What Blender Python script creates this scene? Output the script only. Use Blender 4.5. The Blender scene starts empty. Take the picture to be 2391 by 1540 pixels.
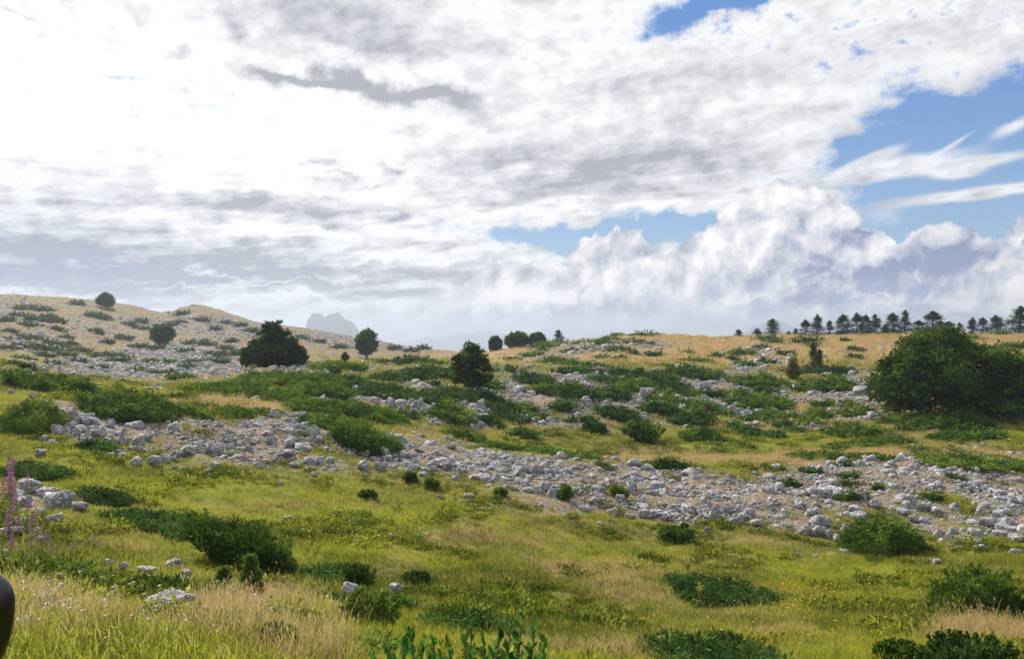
import bpy, math, random
import numpy as np
from mathutils import Vector, Matrix
random.seed(7); RNG = np.random.default_rng(11)
FX, CX0, HY = 1860.0, 1195.5, 770.0          # focal length, centre and horizon row of a 2391 x 1540 view
scene = bpy.context.scene
COL = scene.collection

# ---------------------------------------------------------------- noise
def _h(ix, iy, seed):
    n = (ix * 374761393 + iy * 668265263 + seed * 1442695041) & 0xffffffff
    n = ((n ^ (n >> 13)) * 1274126177) & 0xffffffff
    return ((n ^ (n >> 16)) & 0xffff) / 65535.0
def vn(x, y, seed=0):
    x = np.asarray(x, float); y = np.asarray(y, float)
    ix = np.floor(x).astype(np.int64); iy = np.floor(y).astype(np.int64)
    fx = x - ix; fy = y - iy
    fx = fx * fx * fx * (fx * (fx * 6 - 15) + 10); fy = fy * fy * fy * (fy * (fy * 6 - 15) + 10)
    a = _h(ix, iy, seed); b = _h(ix + 1, iy, seed); c = _h(ix, iy + 1, seed); d = _h(ix + 1, iy + 1, seed)
    return (a + (b - a) * fx + (c - a) * fy + (a - b - c + d) * fx * fy) * 2 - 1
def fbm(x, y, seed=0, octv=4, gain=.5):
    s = 0; a = 1; t = 0
    for o in range(octv):
        s = s + a * vn(x * 2 ** o + 17.3 * o, y * 2 ** o - 9.1 * o, seed + o); t += a; a *= gain
    return s / t * 1.4
def sstep(a, b, x):
    t = np.clip((np.asarray(x, float) - a) / (b - a), 0, 1); return t * t * (3 - 2 * t)

# ---------------------------------------------------------------- lie of the land: cross sections going away from the road
# per bearing: (distance, row at which that ground is seen); 'z' entries give a height directly
SEC = {
 0:   [(5,1540),(8,1425),(12,1320),(18,1190),(23,1105),(28,1022),(33,935),(42,850),(58,'z',-3.6),(80,'z',-4.6),(110,834),(170,778),(240,738),(330,692)],
 150: [(5.2,1540),(8.3,1430),(12.5,1325),(18,1205),(23,1110),(28,1030),(33,955),(43,872),(58,'z',-4.2),(80,'z',-5),(115,845),(165,805),(240,752),(330,697)],
 300: [(5.5,1540),(9,1430),(13,1338),(18,1232),(24,1120),(28,1052),(34,975),(44,900),(58,'z',-4.3),(90,882),(130,845),(190,806),(260,757),(335,714)],
 390: [(5.8,1540),(9.3,1434),(13.6,1342),(18.6,1237),(24.3,1131),(29,1051),(35.5,969),(46,905),(64,'z',-4.7),(93,876),(136,841),(196,804),(260,770),(335,730)],
 450: [(6,1540),(9.5,1436),(14,1345),(19,1240),(24.5,1138),(30,1050),(37,965),(48,908),(70,'z',-4.9),(95,872),(140,838),(200,803),(260,764),(345,712)],
 520: [(6.2,1540),(9.7,1438),(14.7,1348),(19.5,1245),(24.8,1144),(31,1050),(39,963),(51,906),(75,'z',-5.2),(108,866),(160,828),(215,798),(265,768),(340,728)],
 600: [(6.5,1540),(10,1440),(15.5,1350),(20,1250),(25,1150),(32,1050),(41,962),(55,905),(80,856),(105,'z',-6),(180,815),(230,792),(330,753)],
 750: [(7.2,1540),(11,1440),(16.3,1350),(21,1250),(26,1160),(32,1072),(39,1000),(47,950),(60,900),(84,850),(108,'z',-6.2),(190,825),(250,800),(310,776)],
 900: [(8,1540),(12,1440),(17,1350),(22,1250),(27,1170),(32,1100),(39,1030),(42,1010),(47,982),(57,930),(75,872),(88,846),(110,'z',-6),(200,828),(290,802)],
 1050:[(8.5,1540),(12.7,1440),(17.7,1350),(23.3,1250),(28,1170),(33,1108),(38.5,1048),(42,1032),(48,1000),(56,950),(68,895),(90,848),(120,'z',-5.6),(190,830),(250,820)],
 1200:[(9,1540),(13.5,1440),(18.5,1350),(24.5,1250),(29,1176),(34.5,1105),(39.5,1060),(44,'z',-6.75),(50,1018),(58,965),(68,912),(80,878),(96,850),(130,831),(190,812)],
 1350:[(9.5,1540),(14.2,1440),(19.5,1350),(25.5,1260),(30,1190),(35,1118),(41,1070),(46,'z',-7.2),(53,1018),(60,970),(70,916),(84,872),(100,849),(135,818),(180,797)],
 1500:[(10,1540),(15,1440),(20.5,1350),(26,1272),(31,1205),(36,1135),(42,1080),(48,1062),(55,1022),(61,980),(71,922),(88,866),(105,845),(140,810),(175,783)],
 1800:[(10.5,1540),(15.5,1440),(21.5,1350),(26,1290),(30.5,1235),(36,1155),(43,1087),(50,1060),(57,1022),(67,962),(80,902),(94,862),(115,830),(160,785)],
 2100:[(10.5,1540),(15.5,1440),(22,1350),(26,1303),(30.5,1245),(37,1155),(44,1082),(50,1044),(56,1004),(64,962),(78,902),(95,860),(120,820),(155,783)],
 2391:[(10,1540),(15,1440),(21,1352),(26,1298),(31.5,1235),(38,1155),(44,1092),(50,1035),(57,990),(66,942),(85,880),(112,830),(150,783)],
}
LG = np.linspace(math.log(1.5), math.log(9000), 900)
def _pchip(x, y, q):
    h = np.diff(x); dl = np.diff(y) / h; m = np.zeros(len(x))
    for i in range(1, len(x) - 1):
        if dl[i - 1] * dl[i] > 0:
            w1 = 2 * h[i] + h[i - 1]; w2 = h[i] + 2 * h[i - 1]; m[i] = (w1 + w2) / (w1 / dl[i - 1] + w2 / dl[i])
    m[0] = dl[0]; m[-1] = dl[-1]
    i = np.clip(np.searchsorted(x, q) - 1, 0, len(x) - 2); t = (q - x[i]) / h[i]
    t2, t3 = t * t, t * t * t
    return (2*t3-3*t2+1)*y[i] + (t3-2*t2+t)*h[i]*m[i] + (-2*t3+3*t2)*y[i+1] + (t3-t2)*h[i]*m[i+1]
_cols, _tab = [], []
for px, prof in sorted(SEC.items()):
    ds = [1.5, 2.6]; zs = [-1.78, -1.85]
    for e in prof:
        ds.append(e[0]); zs.append(e[2] if len(e) == 3 else (HY - e[1]) / FX * e[0])
    dc, zc = ds[-1], zs[-1]
    ds += [dc * 1.12, dc * 1.35, dc * 1.9, max(900, dc * 2.6), 2500, 5000, 9000]
    zs += [zc - .012 * dc, zc - .07 * dc, zc - .22 * dc, zc - 110, -260, -330, -340]
    _cols.append(px); _tab.append(_pchip(np.log(ds), np.array(zs), LG))
_cols = [-1500, -500] + _cols + [2900, 4000]; _tab = [_tab[0], _tab[0]] + _tab + [_tab[-1], _tab[-1]]
PXG = np.arange(-1500, 4001, 25.0)
_tab = np.array(_tab); TAB = np.array([_pchip(np.array(_cols, float), _tab[:, k], PXG) for k in range(len(LG))])   # [d, px]
def H0(x, y):
    x = np.asarray(x, float); y = np.asarray(y, float)
    d = np.clip(y, 1.6, 8900)
    px = np.clip(CX0 + FX * x / np.maximum(d, 4), -1490, 3990)
    fi = (np.log(d) - LG[0]) / (LG[1] - LG[0]); fj = (px + 1500) / 25.0
    i = np.clip(fi.astype(int), 0, len(LG) - 2); j = np.clip(fj.astype(int), 0, len(PXG) - 2)
    a = fi - i; b = fj - j
    return TAB[i, j]*(1-a)*(1-b) + TAB[i+1, j]*a*(1-b) + TAB[i, j+1]*(1-a)*b + TAB[i+1, j+1]*a*b
def Hn(x, y):                                    # full surface with bumps
    d = np.clip(y, 2, 9000)
    z = H0(x, y)
    z = z + .05 * fbm(x * 1.1, y * 1.1, 3, 3) * sstep(2, 8, d) + .16 * fbm(x * .33, y * .33, 5, 3) * sstep(6, 22, d) * (1 + sstep(60, 150, d))
    z = z + sstep(80, 220, d) * 1.0 * fbm(x * .05, y * .05, 8, 4) * (1 - .6 * sstep(280, 340, d)) + sstep(400, 1500, d) * 40 * fbm(x * .0012, y * .0012, 9, 4)
    return z
def proj(x, y, z):
    y = np.maximum(y, .5); return CX0 + FX * x / y, HY - FX * z / y
_mar = np.exp(np.linspace(math.log(2.5), math.log(700), 1800))
def hit(px, py):                                 # where the line of sight through a point of the view meets the ground
    u = (px - CX0) / FX; v = (HY - py) / FX
    g = Hn(u * _mar, _mar) - v * _mar
    k = int(np.argmax(g >= 0))
    if g[k] < 0:                                  # just above the skyline: stand it on the crest below
        k = int(np.argmax(g / _mar * (_mar > 60)  - 1e3 * (_mar <= 60)))
    d = _mar[k]; x = u * d
    return float(x), float(d), float(Hn(x, d))

# ---------------------------------------------------------------- what grows where (view rows are only used to find the place on the ground)
def blobs(px, py, lst):
    s = np.zeros_like(px)
    for cx, cy, rx, ry, v in lst:
        s = s + v * np.exp(-((px - cx) / rx) ** 2 - ((py - cy) / ry) ** 2)
    return s
DRY = [(1900,815,420,26,1.1),(1500,828,330,14,.8),(1180,830,120,14,.7),(2391,830,200,30,.8),(490,938,150,13,1.0),(620,955,80,10,.9),(500,875,110,7,.8),(330,895,60,6,.8),
       (980,1008,60,12,.9),(1050,1022,50,8,.6),(1620,1076,260,6,1.1),(1880,1072,60,12,1),(2100,1060,330,10,1.0),(1500,1062,90,10,.5),(1350,990,120,20,.35),
       (200,1490,420,60,.62),(60,1420,160,50,.45),(560,1425,170,35,.75),(700,1520,160,40,.7),(450,745,220,30,.75),(550,800,90,14,1.0),(280,800,140,10,.7),(150,790,90,12,.5),(900,820,220,9,1.0),
       (1080,820,90,12,.9),(700,1185,0.1,0.1,0),(2330,1495,150,16,1.1),(2230,1480,90,14,.5),(1850,1480,180,14,.35),(1500,1390,150,22,.3),(1250,1320,120,20,.25),(1480,1530,200,22,.4),(1100,1250,260,26,.28),
       (1720,1270,240,24,.28),(1380,1330,140,24,.22),(300,1275,90,24,.5),(80,1290,90,20,.3),(1150,1175,160,18,.35),(1640,1165,260,30,.35),(2200,1130,260,40,.4),(250,1030,60,16,.3),(900,1190,90,16,.3),(1450,1110,60,14,.4)]
GREEN = [(420,1130,230,34,1.0),(780,1215,220,36,.9),(250,1085,120,20,.6),(900,1240,150,26,.8),(780,1290,130,36,.9),(1050,1400,220,50,.5),(1900,1330,260,45,.5),(1150,1290,120,20,.5),
         (1650,1040,150,16,.7),(1400,1020,120,16,.3),(1800,1030,90,16,.6),(600,1000,100,16,.3),(1420,800,110,14,.45),(1000,1480,160,20,.4),(1500,1300,90,20,.4),(2100,1340,120,30,.5),(160,1300,120,40,.4),(840,935,60,10,.5)]
ROCK = [(230,1000,130,38,1.0),(380,1030,80,40,1),(150,955,60,30,.8),(60,1195,90,45,.8),
        (520,1020,170,44,.9),(640,985,130,28,.9),(700,1060,180,42,1.0),(560,1085,120,20,.5),(880,1085,140,34,1.0),(960,1060,110,34,1),(1100,1080,130,32,.9),(1250,1115,170,42,1.1),(1450,1130,180,42,1.1),(1650,1155,190,46,1.0),
        (1620,1205,140,30,.8),(1850,1165,170,44,1.0),(1850,1235,100,20,.8),(2000,1130,170,42,.9),(2180,1160,170,50,1.0),(2330,1180,130,70,1.0),(2250,1240,120,40,.8),(2320,1120,160,36,.9),(2150,1085,200,14,.8),(1300,1185,180,20,.6),(2300,1060,160,9,.6),(2230,1040,180,6,.6),
        (960,945,70,18,1),(860,930,100,16,.5),(1010,985,40,12,.8),(1115,985,20,24,.9),(1130,960,30,50,.7),(700,930,120,12,.5),(640,940,100,10,.5),
        (1200,910,60,30,.8),(1330,890,120,16,1.1),(1250,940,80,24,.9),(1390,945,60,24,1.1),(1500,930,50,34,1.1),(1420,875,80,9,.9),(1560,960,40,30,.5),(1280,985,120,16,.4),
        (1660,900,70,16,1.0),(1740,880,50,20,.8),(1900,920,140,18,1.1),(1980,900,90,30,.9),(1880,870,60,8,.5),(1750,960,100,20,.7),(1680,945,60,16,.7),(1960,960,90,24,.7),(1930,1000,90,20,.5),(2060,975,60,12,.7),(1800,1000,60,14,.3),(2170,1005,60,8,.3),
        (760,862,90,8,1.0),(650,862,60,6,.5),(900,858,130,6,.5),(560,875,120,8,.4),(400,905,60,8,.3),
        (200,862,330,22,1.1),(430,850,160,24,1.1),(420,822,120,12,1.0),(60,790,150,34,.7),(30,715,80,22,.8),(300,745,150,14,.4),(480,760,140,22,.7),(450,800,60,9,.8),(250,770,110,16,.4),(700,785,160,12,.9),(760,800,140,12,.8),(930,815,120,10,.6),(620,830,60,16,.3),
        (1280,835,110,16,.8),(1350,805,120,12,.8),(1440,815,100,14,.7),(1560,800,60,10,.2),(1760,835,60,26,.7),(1800,850,90,12,.6),(1720,810,100,12,.3),(1930,830,150,12,.3),(1800,815,420,22,.16),(1500,800,150,12,.2),(2050,815,60,10,.25)]
def zones(x, y, z=None):
    if z is None: z = Hn(x, y)
    px, py = proj(x, y, z)
    px = np.where(px > 2391, np.maximum(4782 - px, 600), np.where(px < 0, np.minimum(-px, 900), px))       # more of the same beyond both sides
    n1 = fbm(x * .25, y * .25, 21, 4); n2 = fbm(x * .9, y * .9, 31, 3)
    dry = blobs(px, py, DRY) + .28 * n1 + .26 * n2 + .42 * sstep(70, 150, y) + .16 * sstep(40, 60, y)
    grn = blobs(px, py, GREEN) + .25 * fbm(x * .2 + 9, y * .2, 41, 3) + .12 * n2
    rk = blobs(px, py, ROCK) + .30 * sstep(52, 58, y) * (1 - sstep(88, 98, y)) * (1 + 1.2 * fbm(x * .12, y * .12, 55, 2)) + .34 * sstep(100, 130, y) * (1 - sstep(850, 1100, px)) * sstep(-.15, .5, fbm(x * .07, y * .07, 56, 3))
    rk = rk * (1 + .60 * fbm(x * .45, y * .45, 51, 3) + .65 * fbm(x * .16, y * .22, 52, 3)) - .05 + .06 * n2
    rk = np.where(y < 3, 0, rk)
    return np.clip(dry, 0, 1), np.clip(grn, 0, 1), np.clip(rk, 0, 1.3)

# ---------------------------------------------------------------- mesh and object helpers
def mk_mesh(name, V, F, mats=(), smooth=False, tint=None, matidx=None, attrs=None):
    """V (n,3); F (m,k) int array or a list of such arrays"""
    if isinstance(F, np.ndarray): F = [F]
    F = [np.asarray(f) for f in F if len(f)]
    me = bpy.data.meshes.new(name)
    V = np.ascontiguousarray(V, dtype=np.float32)
    loops = np.concatenate([f.ravel() for f in F]).astype(np.int32)
    cnt = np.concatenate([np.full(len(f), f.shape[1]) for f in F]).astype(np.int32)
    st = np.concatenate([[0], np.cumsum(cnt)[:-1]]).astype(np.int32)
    me.vertices.add(len(V)); me.vertices.foreach_set('co', V.ravel())
    me.loops.add(len(loops)); me.loops.foreach_set('vertex_index', loops)
    me.polygons.add(len(cnt)); me.polygons.foreach_set('loop_start', st)
    try: me.polygons.foreach_set('loop_total', cnt)
    except Exception: pass
    if smooth: me.polygons.foreach_set('use_smooth', np.ones(len(cnt), bool))
    if tint is not None:
        a = me.attributes.new('tint', 'FLOAT', 'FACE'); a.data.foreach_set('value', np.asarray(tint, np.float32))
    for k, v in (attrs or {}).items():
        a = me.attributes.new(k, 'FLOAT', 'POINT'); a.data.foreach_set('value', np.asarray(v, np.float32))
    for m in mats: me.materials.append(m)
    if matidx is not None: me.polygons.foreach_set('material_index', np.asarray(matidx, np.int32))
    me.update(calc_edges=True)
    return me
def link(name, me, parent=None, loc=None, label=None, cat=None, group=None, kind=None):
    o = bpy.data.objects.new(name, me); COL.objects.link(o)
    if loc is not None: o.location = loc
    if parent is not None: o.parent = parent
    if label: o['label'] = label
    if cat: o['category'] = cat
    if group: o['group'] = group
    if kind: o['kind'] = kind
    return o
class Geo:                                        # collects geometry for one mesh
    def __init__(s): s.V = []; s.F = {3: [], 4: []}; s.T = {3: [], 4: []}; s.n = 0
    def add(s, V, F, tint=.5):
        V = np.asarray(V, float); F = np.asarray(F); k = F.shape[1]
        s.V.append(V); s.F[k].append(F + s.n); s.n += len(V)
        s.T[k].append(np.full(len(F), tint) if np.isscalar(tint) else np.asarray(tint))
    def mesh(s, name, mat, smooth=False, off=None):
        V = np.concatenate(s.V)
        if off is not None: V = V - np.asarray(off)
        Fs = []; Ts = []
        for k in (3, 4):
            if s.F[k]: Fs.append(np.concatenate(s.F[k])); Ts.append(np.concatenate(s.T[k]))
        return mk_mesh(name, V, Fs, [mat], smooth, np.concatenate(Ts))
def norm(a): return a / np.maximum(np.linalg.norm(a, axis=-1, keepdims=True), 1e-9)
def cards(g, P, D, L, Wr=.3, tint=None, rng=RNG, bend=.15, nv=None):
    """leaf shaped quads at P pointing along D, length L"""
    n = len(P); D = norm(D); R = norm(np.cross(D, rng.normal(size=(n, 3)) if nv is None else nv + rng.normal(0, .38, (n, 3)))); N = np.cross(D, R)
    L = np.broadcast_to(np.asarray(L, float), (n,))[:, None]; W = L * Wr * .5
    mid = P + D * L * .5 + N * L * bend
    V = np.stack([P, mid + R * W, P + D * L, mid - R * W], 1).reshape(-1, 3)
    F = np.arange(n * 4).reshape(-1, 4)
    g.add(V, F, rng.random(n) if tint is None else tint)
def tube(g, pts, rad, sides=6, tint=.5):
    pts = np.asarray(pts, float); n = len(pts); rad = np.broadcast_to(rad, (n,))
    t = norm(np.gradient(pts, axis=0)); ref = np.array([0, 0, 1.]) if abs(t[0][2]) < .9 else np.array([1., 0, 0])
    a = norm(np.cross(t, ref)); b = np.cross(t, a)
    an = np.linspace(0, 2 * math.pi, sides, endpoint=False)
    V = (pts[:, None] + rad[:, None, None] * (np.cos(an)[None, :, None] * a[:, None] + np.sin(an)[None, :, None] * b[:, None])).reshape(-1, 3)
    i, j = np.meshgrid(np.arange(n - 1), np.arange(sides), indexing='ij'); j2 = (j + 1) % sides
    F = np.stack([i * sides + j, i * sides + j2, (i + 1) * sides + j2, (i + 1) * sides + j], -1).reshape(-1, 4)
    g.add(V, F, tint)
# ---------------------------------------------------------------- node helpers
class S:
    nt = None
    def __init__(s, k): s.k = k
    def _m(s, op, o=None, o2=None, rev=False, clamp=False):
        n = S.nt.nodes.new('ShaderNodeMath'); n.operation = op; n.use_clamp = clamp
        ins = [s] + ([o] if o is not None else []) + ([o2] if o2 is not None else [])
        if rev: ins = ins[::-1]
        for i, q in enumerate(ins):
            if isinstance(q, S): S.nt.links.new(q.k, n.inputs[i])
            else: n.inputs[i].default_value = q
        return S(n.outputs[0])
    def __add__(s, o): return s._m('ADD', o)
    __radd__ = __add__
    def __mul__(s, o): return s._m('MULTIPLY', o)
    __rmul__ = __mul__
    def __sub__(s, o): return s._m('SUBTRACT', o)
    def __rsub__(s, o): return s._m('SUBTRACT', o, rev=True)
    def __truediv__(s, o): return s._m('DIVIDE', o)
    def exp(s): return s._m('EXPONENT')
    def max(s, o): return s._m('MAXIMUM', o)
    def min(s, o): return s._m('MINIMUM', o)
    def clamp(s): return s._m('ADD', 0.0, clamp=True)
    def abs(s): return s._m('ABSOLUTE')
def setin(sock, v):
    if isinstance(v, S): S.nt.links.new(v.k, sock)
    else: sock.default_value = v
def ss(x, a, b, lo=0., hi=1., kind='SMOOTHSTEP'):
    n = S.nt.nodes.new('ShaderNodeMapRange'); n.interpolation_type = kind; n.clamp = True
    for i, v in enumerate((x, a, b, lo, hi)): setin(n.inputs[i], v)
    return S(n.outputs[0])
def vec(x, y, z=0.):
    n = S.nt.nodes.new('ShaderNodeCombineXYZ')
    for i, v in enumerate((x, y, z)): setin(n.inputs[i], v)
    return S(n.outputs[0])
def sep(v):
    n = S.nt.nodes.new('ShaderNodeSeparateXYZ'); S.nt.links.new(v.k, n.inputs[0]); return [S(o) for o in n.outputs]
def noise(v, scale=1, detail=4, rough=.5, dist=0., col=False, lac=2.0, dims='2D'):
    n = S.nt.nodes.new('ShaderNodeTexNoise'); n.noise_dimensions = dims; S.nt.links.new(v.k, n.inputs['Vector'])
    n.inputs['Scale'].default_value = scale; n.inputs['Detail'].default_value = detail
    n.inputs['Roughness'].default_value = rough; n.inputs['Distortion'].default_value = dist; n.inputs['Lacunarity'].default_value = lac
    return S(n.outputs['Color' if col else 'Fac'])
def voro(v, scale=1, feature='F1', rand=1., out='Distance', smooth=None, detail=0, dims='2D'):
    n = S.nt.nodes.new('ShaderNodeTexVoronoi'); n.feature = feature; n.voronoi_dimensions = dims; S.nt.links.new(v.k, n.inputs['Vector'])
    n.inputs['Scale'].default_value = scale; n.inputs['Randomness'].default_value = rand; n.inputs['Detail'].default_value = detail
    if smooth is not None: n.inputs['Smoothness'].default_value = smooth
    return S(n.outputs[out])
def mixc(f, a, b, mode='MIX'):
    n = S.nt.nodes.new('ShaderNodeMix'); n.data_type = 'RGBA'; n.blend_type = mode; n.clamp_factor = True
    setin(n.inputs[0], f)
    for i, v in ((6, a), (7, b)):
        if isinstance(v, S): S.nt.links.new(v.k, n.inputs[i])
        else: n.inputs[i].default_value = (*v, 1) if len(v) == 3 else v
    return S(n.outputs[2])
def scalec(c, f):
    n = S.nt.nodes.new('ShaderNodeVectorMath'); n.operation = 'SCALE'
    if isinstance(c, S): S.nt.links.new(c.k, n.inputs[0])
    else: n.inputs[0].default_value = c
    setin(n.inputs['Scale'], f); return S(n.outputs[0])
def addv(a, b):
    n = S.nt.nodes.new('ShaderNodeVectorMath'); n.operation = 'ADD'
    S.nt.links.new(a.k, n.inputs[0])
    if isinstance(b, S): S.nt.links.new(b.k, n.inputs[1])
    else: n.inputs[1].default_value = b
    return S(n.outputs[0])
def attr(name, typ='GEOMETRY'):
    n = S.nt.nodes.new('ShaderNodeAttribute'); n.attribute_name = name; n.attribute_type = typ; return S(n.outputs['Fac'])
def srgb(r, g, b):
    f = lambda c: (c / 255 / 12.92) if c / 255 <= .04045 else ((c / 255 + .055) / 1.055) ** 2.4
    return (f(r), f(g), f(b))
def new_mat(name):
    m = bpy.data.materials.new(name); m.use_nodes = True; nt = m.node_tree; nt.nodes.clear(); S.nt = nt
    out = nt.nodes.new('ShaderNodeOutputMaterial'); return m, nt, out
def bump(h, strength=.5, dist=.05):
    n = S.nt.nodes.new('ShaderNodeBump'); n.inputs['Strength'].default_value = strength; n.inputs['Distance'].default_value = dist
    S.nt.links.new(h.k, n.inputs['Height']); return S(n.outputs[0])
def principled(col, rough=.8, normal=None, spec=.3):
    p = S.nt.nodes.new('ShaderNodeBsdfPrincipled')
    if isinstance(col, S): S.nt.links.new(col.k, p.inputs['Base Color'])
    else: p.inputs['Base Color'].default_value = (*col, 1)
    setin(p.inputs['Roughness'], rough); p.inputs['Specular IOR Level'].default_value = spec
    if normal is not None: S.nt.links.new(normal.k, p.inputs['Normal'])
    return p

# ---------------------------------------------------------------- camera and light
cam = bpy.data.objects.new('camera', bpy.data.cameras.new('camera')); COL.objects.link(cam)
cam.location = (0, 0, 0); cam.rotation_euler = (math.radians(90), 0, 0)
cam.data.sensor_width = 36; cam.data.lens = 36 * FX / 2391; cam.data.clip_end = 30000; cam.data.clip_start = .05
scene.camera = cam
SUN_AZ, SUN_EL = math.radians(-33), math.radians(40)      # ahead of the camera and to the left
sd = bpy.data.lights.new('sun', 'SUN'); sd.energy = 4.8; sd.angle = math.radians(1.2); sd.color = (1, .93, .82)
so = bpy.data.objects.new('sun', sd); COL.objects.link(so)
sv = Vector((math.sin(SUN_AZ) * math.cos(SUN_EL), math.cos(SUN_AZ) * math.cos(SUN_EL), math.sin(SUN_EL)))
so.rotation_euler = sv.to_track_quat('Z', 'Y').to_euler(); so.location = (-60, 80, 90)
scene.view_settings.view_transform = 'Standard'; scene.view_settings.look = 'None'
scene.view_settings.exposure = 0.62; scene.view_settings.gamma = 1

# ---------------------------------------------------------------- sky with its clouds
def az(px): return math.degrees(math.atan((px - CX0) / FX))
def el(px, py): return math.degrees(math.atan((HY - py) / FX * math.cos(math.radians(az(px)))))
def build_world():
    w = bpy.data.worlds.new('World'); scene.world = w; w.use_nodes = True
    nt = w.node_tree; nt.nodes.clear(); S.nt = nt
    out = nt.nodes.new('ShaderNodeOutputWorld')
    bg = nt.nodes.new('ShaderNodeBackground'); bg.inputs['Strength'].default_value = .1
    bg2 = nt.nodes.new('ShaderNodeBackground'); bg2.inputs['Strength'].default_value = .1
    ms = nt.nodes.new('ShaderNodeMixShader'); nt.links.new(bg2.outputs[0], ms.inputs[1]); nt.links.new(bg.outputs[0], ms.inputs[2]); nt.links.new(ms.outputs[0], out.inputs[0])
    sky = nt.nodes.new('ShaderNodeTexSky'); sky.sky_type = 'NISHITA'; sky.sun_disc = False
    sky.sun_elevation = SUN_EL; sky.sun_rotation = SUN_AZ; sky.altitude = 1500; sky.air_density = 1.0; sky.dust_density = .4; sky.ozone_density = 2
    nish = S(sky.outputs[0])
    tc = nt.nodes.new('ShaderNodeTexCoord'); d = S(tc.outputs['Generated']); x, y, z = sep(d)
    A = x._m('ARCTAN2', y) * (180 / math.pi); E = z._m('ARCSINE') * (180 / math.pi)
    # the part of the sky away from the view: the same broken deck, kept simple
    front = ss(A.abs(), 58, 46) * ss(E, 40, 31) * ss(E, -9, -6)
    nt.links.new(front.k, ms.inputs[0])
    far = vec(x / (z.max(.02) + .09), y / (z.max(.02) + .09))          # a flat deck seen in perspective
    simple = noise(far, 1.5, 2, .5)
    sc = mixc(ss(simple, .62, .44), scalec(nish, .1), mixc(ss(simple, .3, .6), (.95, .95, .97), (.60, .62, .68)))
    sc = mixc(ss(E, 3, -2), sc, (.42, .45, .5)); sc = mixc(ss(E, 0, -8), sc, (.12, .14, .1))
    nt.links.new(scalec(sc, 8.6).k, bg2.inputs[0])
    p = vec(A, E)
    # warping so that no outline is smooth
    wn = noise(p, .16, 3, .55, col=True); wx, wy, _ = sep(wn)
    wn2 = noise(addv(p, (31, 7, 0)), .6, 4, .65, col=True); w2x, w2y, _ = sep(wn2)
    Aw = A + (wx - .5) * 6.0 + (w2x - .5) * 1.9; Ew = E + (wy - .5) * 3.0 + (w2y - .5) * 1.3
    pw0 = vec(Aw, Ew); st = {'n': 0, 'pw': pw0}
    def acc(t, b):
        if st['n'] and st['n'] % 5 == 0:                 # chain the terms so that the compiled shader stays small
            st['pw'] = addv(p if st.get('raw') else pw0, scalec((1e-7, 0, 0), st['t']))
        st['n'] += 1; pw = p if st.get('raw') else st['pw']
        cx, cy, rx, ry, v = b[:5]; tilt = b[5] if len(b) > 5 else 0
        a0, e0 = az(cx), el(cx, cy); ra = abs(az(cx + rx) - az(cx - rx)) / 2; re = abs(el(cx, cy - ry) - el(cx, cy + ry)) / 2
        m = nt.nodes.new('ShaderNodeMapping'); m.vector_type = 'TEXTURE'; nt.links.new(pw.k, m.inputs['Vector'])
        m.inputs['Location'].default_value = (a0, e0, 0); m.inputs['Rotation'].default_value = (0, 0, math.radians(tilt)); m.inputs['Scale'].default_value = (ra, re, 1)
        q = nt.nodes.new('ShaderNodeVectorMath'); q.operation = 'DOT_PRODUCT'; nt.links.new(m.outputs[0], q.inputs[0]); nt.links.new(m.outputs[0], q.inputs[1])
        e = nt.nodes.new('ShaderNodeMath'); e.operation = 'POWER'; e.inputs[0].default_value = .36788; nt.links.new(q.outputs['Value'], e.inputs[1])
        f = nt.nodes.new('ShaderNodeMath'); f.operation = 'MULTIPLY_ADD'; nt.links.new(e.outputs[0], f.inputs[0]); f.inputs[1].default_value = v
        setin(f.inputs[2], 0.0 if t is None else t)
        st['t'] = S(f.outputs[0]); return st['t']
    def total(lst):
        t = None
        for b in lst: t = acc(t, b)
        return t
    deck = noise(far, 1.6, 5, .6); mack = noise(addv(vec(A * .8 + E * .25, E * 1.35 - A * .2), (50, 3, 0)), .62, 5, .6)
    streak = noise(vec(A * .22 + 9, E * 1.15 - A * .08), .9, 5, .6)
    # ---- high cloud deck: where it is open
    HOLES = [(2330,270,300,90,2.3,14),(2120,262,100,80,1.0),(1990,330,90,50,.9),(2330,430,300,110,1.5),(2150,500,170,60,1.3),(1700,0,170,40,1.9,12),(1560,62,50,50,.75),
             (1480,550,270,34,1.9),(1290,548,130,22,1.0),(1700,585,120,45,1.0),(2391,520,260,70,.8)]
    thin = acc(None, (2150, 70, 420, 80, 1.0, 10)); thin = acc(thin, (1700, 120, 260, 90, .6, 20))
    cover = 1.15 - total(HOLES) + (deck - .5) * 1.3 + (mack - .5) * (thin * 2.6 + 1.7) + (streak - .5) * .7 + total([(2300,60,180,40,.4,12),(1300,300,500,160,.6)])
    st['raw'] = True
    cirrus = total([(2300,450,240,15,1.0,3),(2060,398,180,22,1.3,7),(2040,368,80,14,.8,18),(2230,402,60,17,1.0,0),(2370,292,60,16,.8,22),(2310,375,130,14,.7,5),(1940,300,60,26,.4,20),(2240,328,60,6,.5,30),(2060,510,60,22,.5)])
    st['raw'] = False
    m1 = ss(cover, -.05, 1.0); m1 = m1.max(ss(cirrus * (streak * 1.3 + mack * 1.3 - .35) , .1, .75) * .92)
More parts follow.
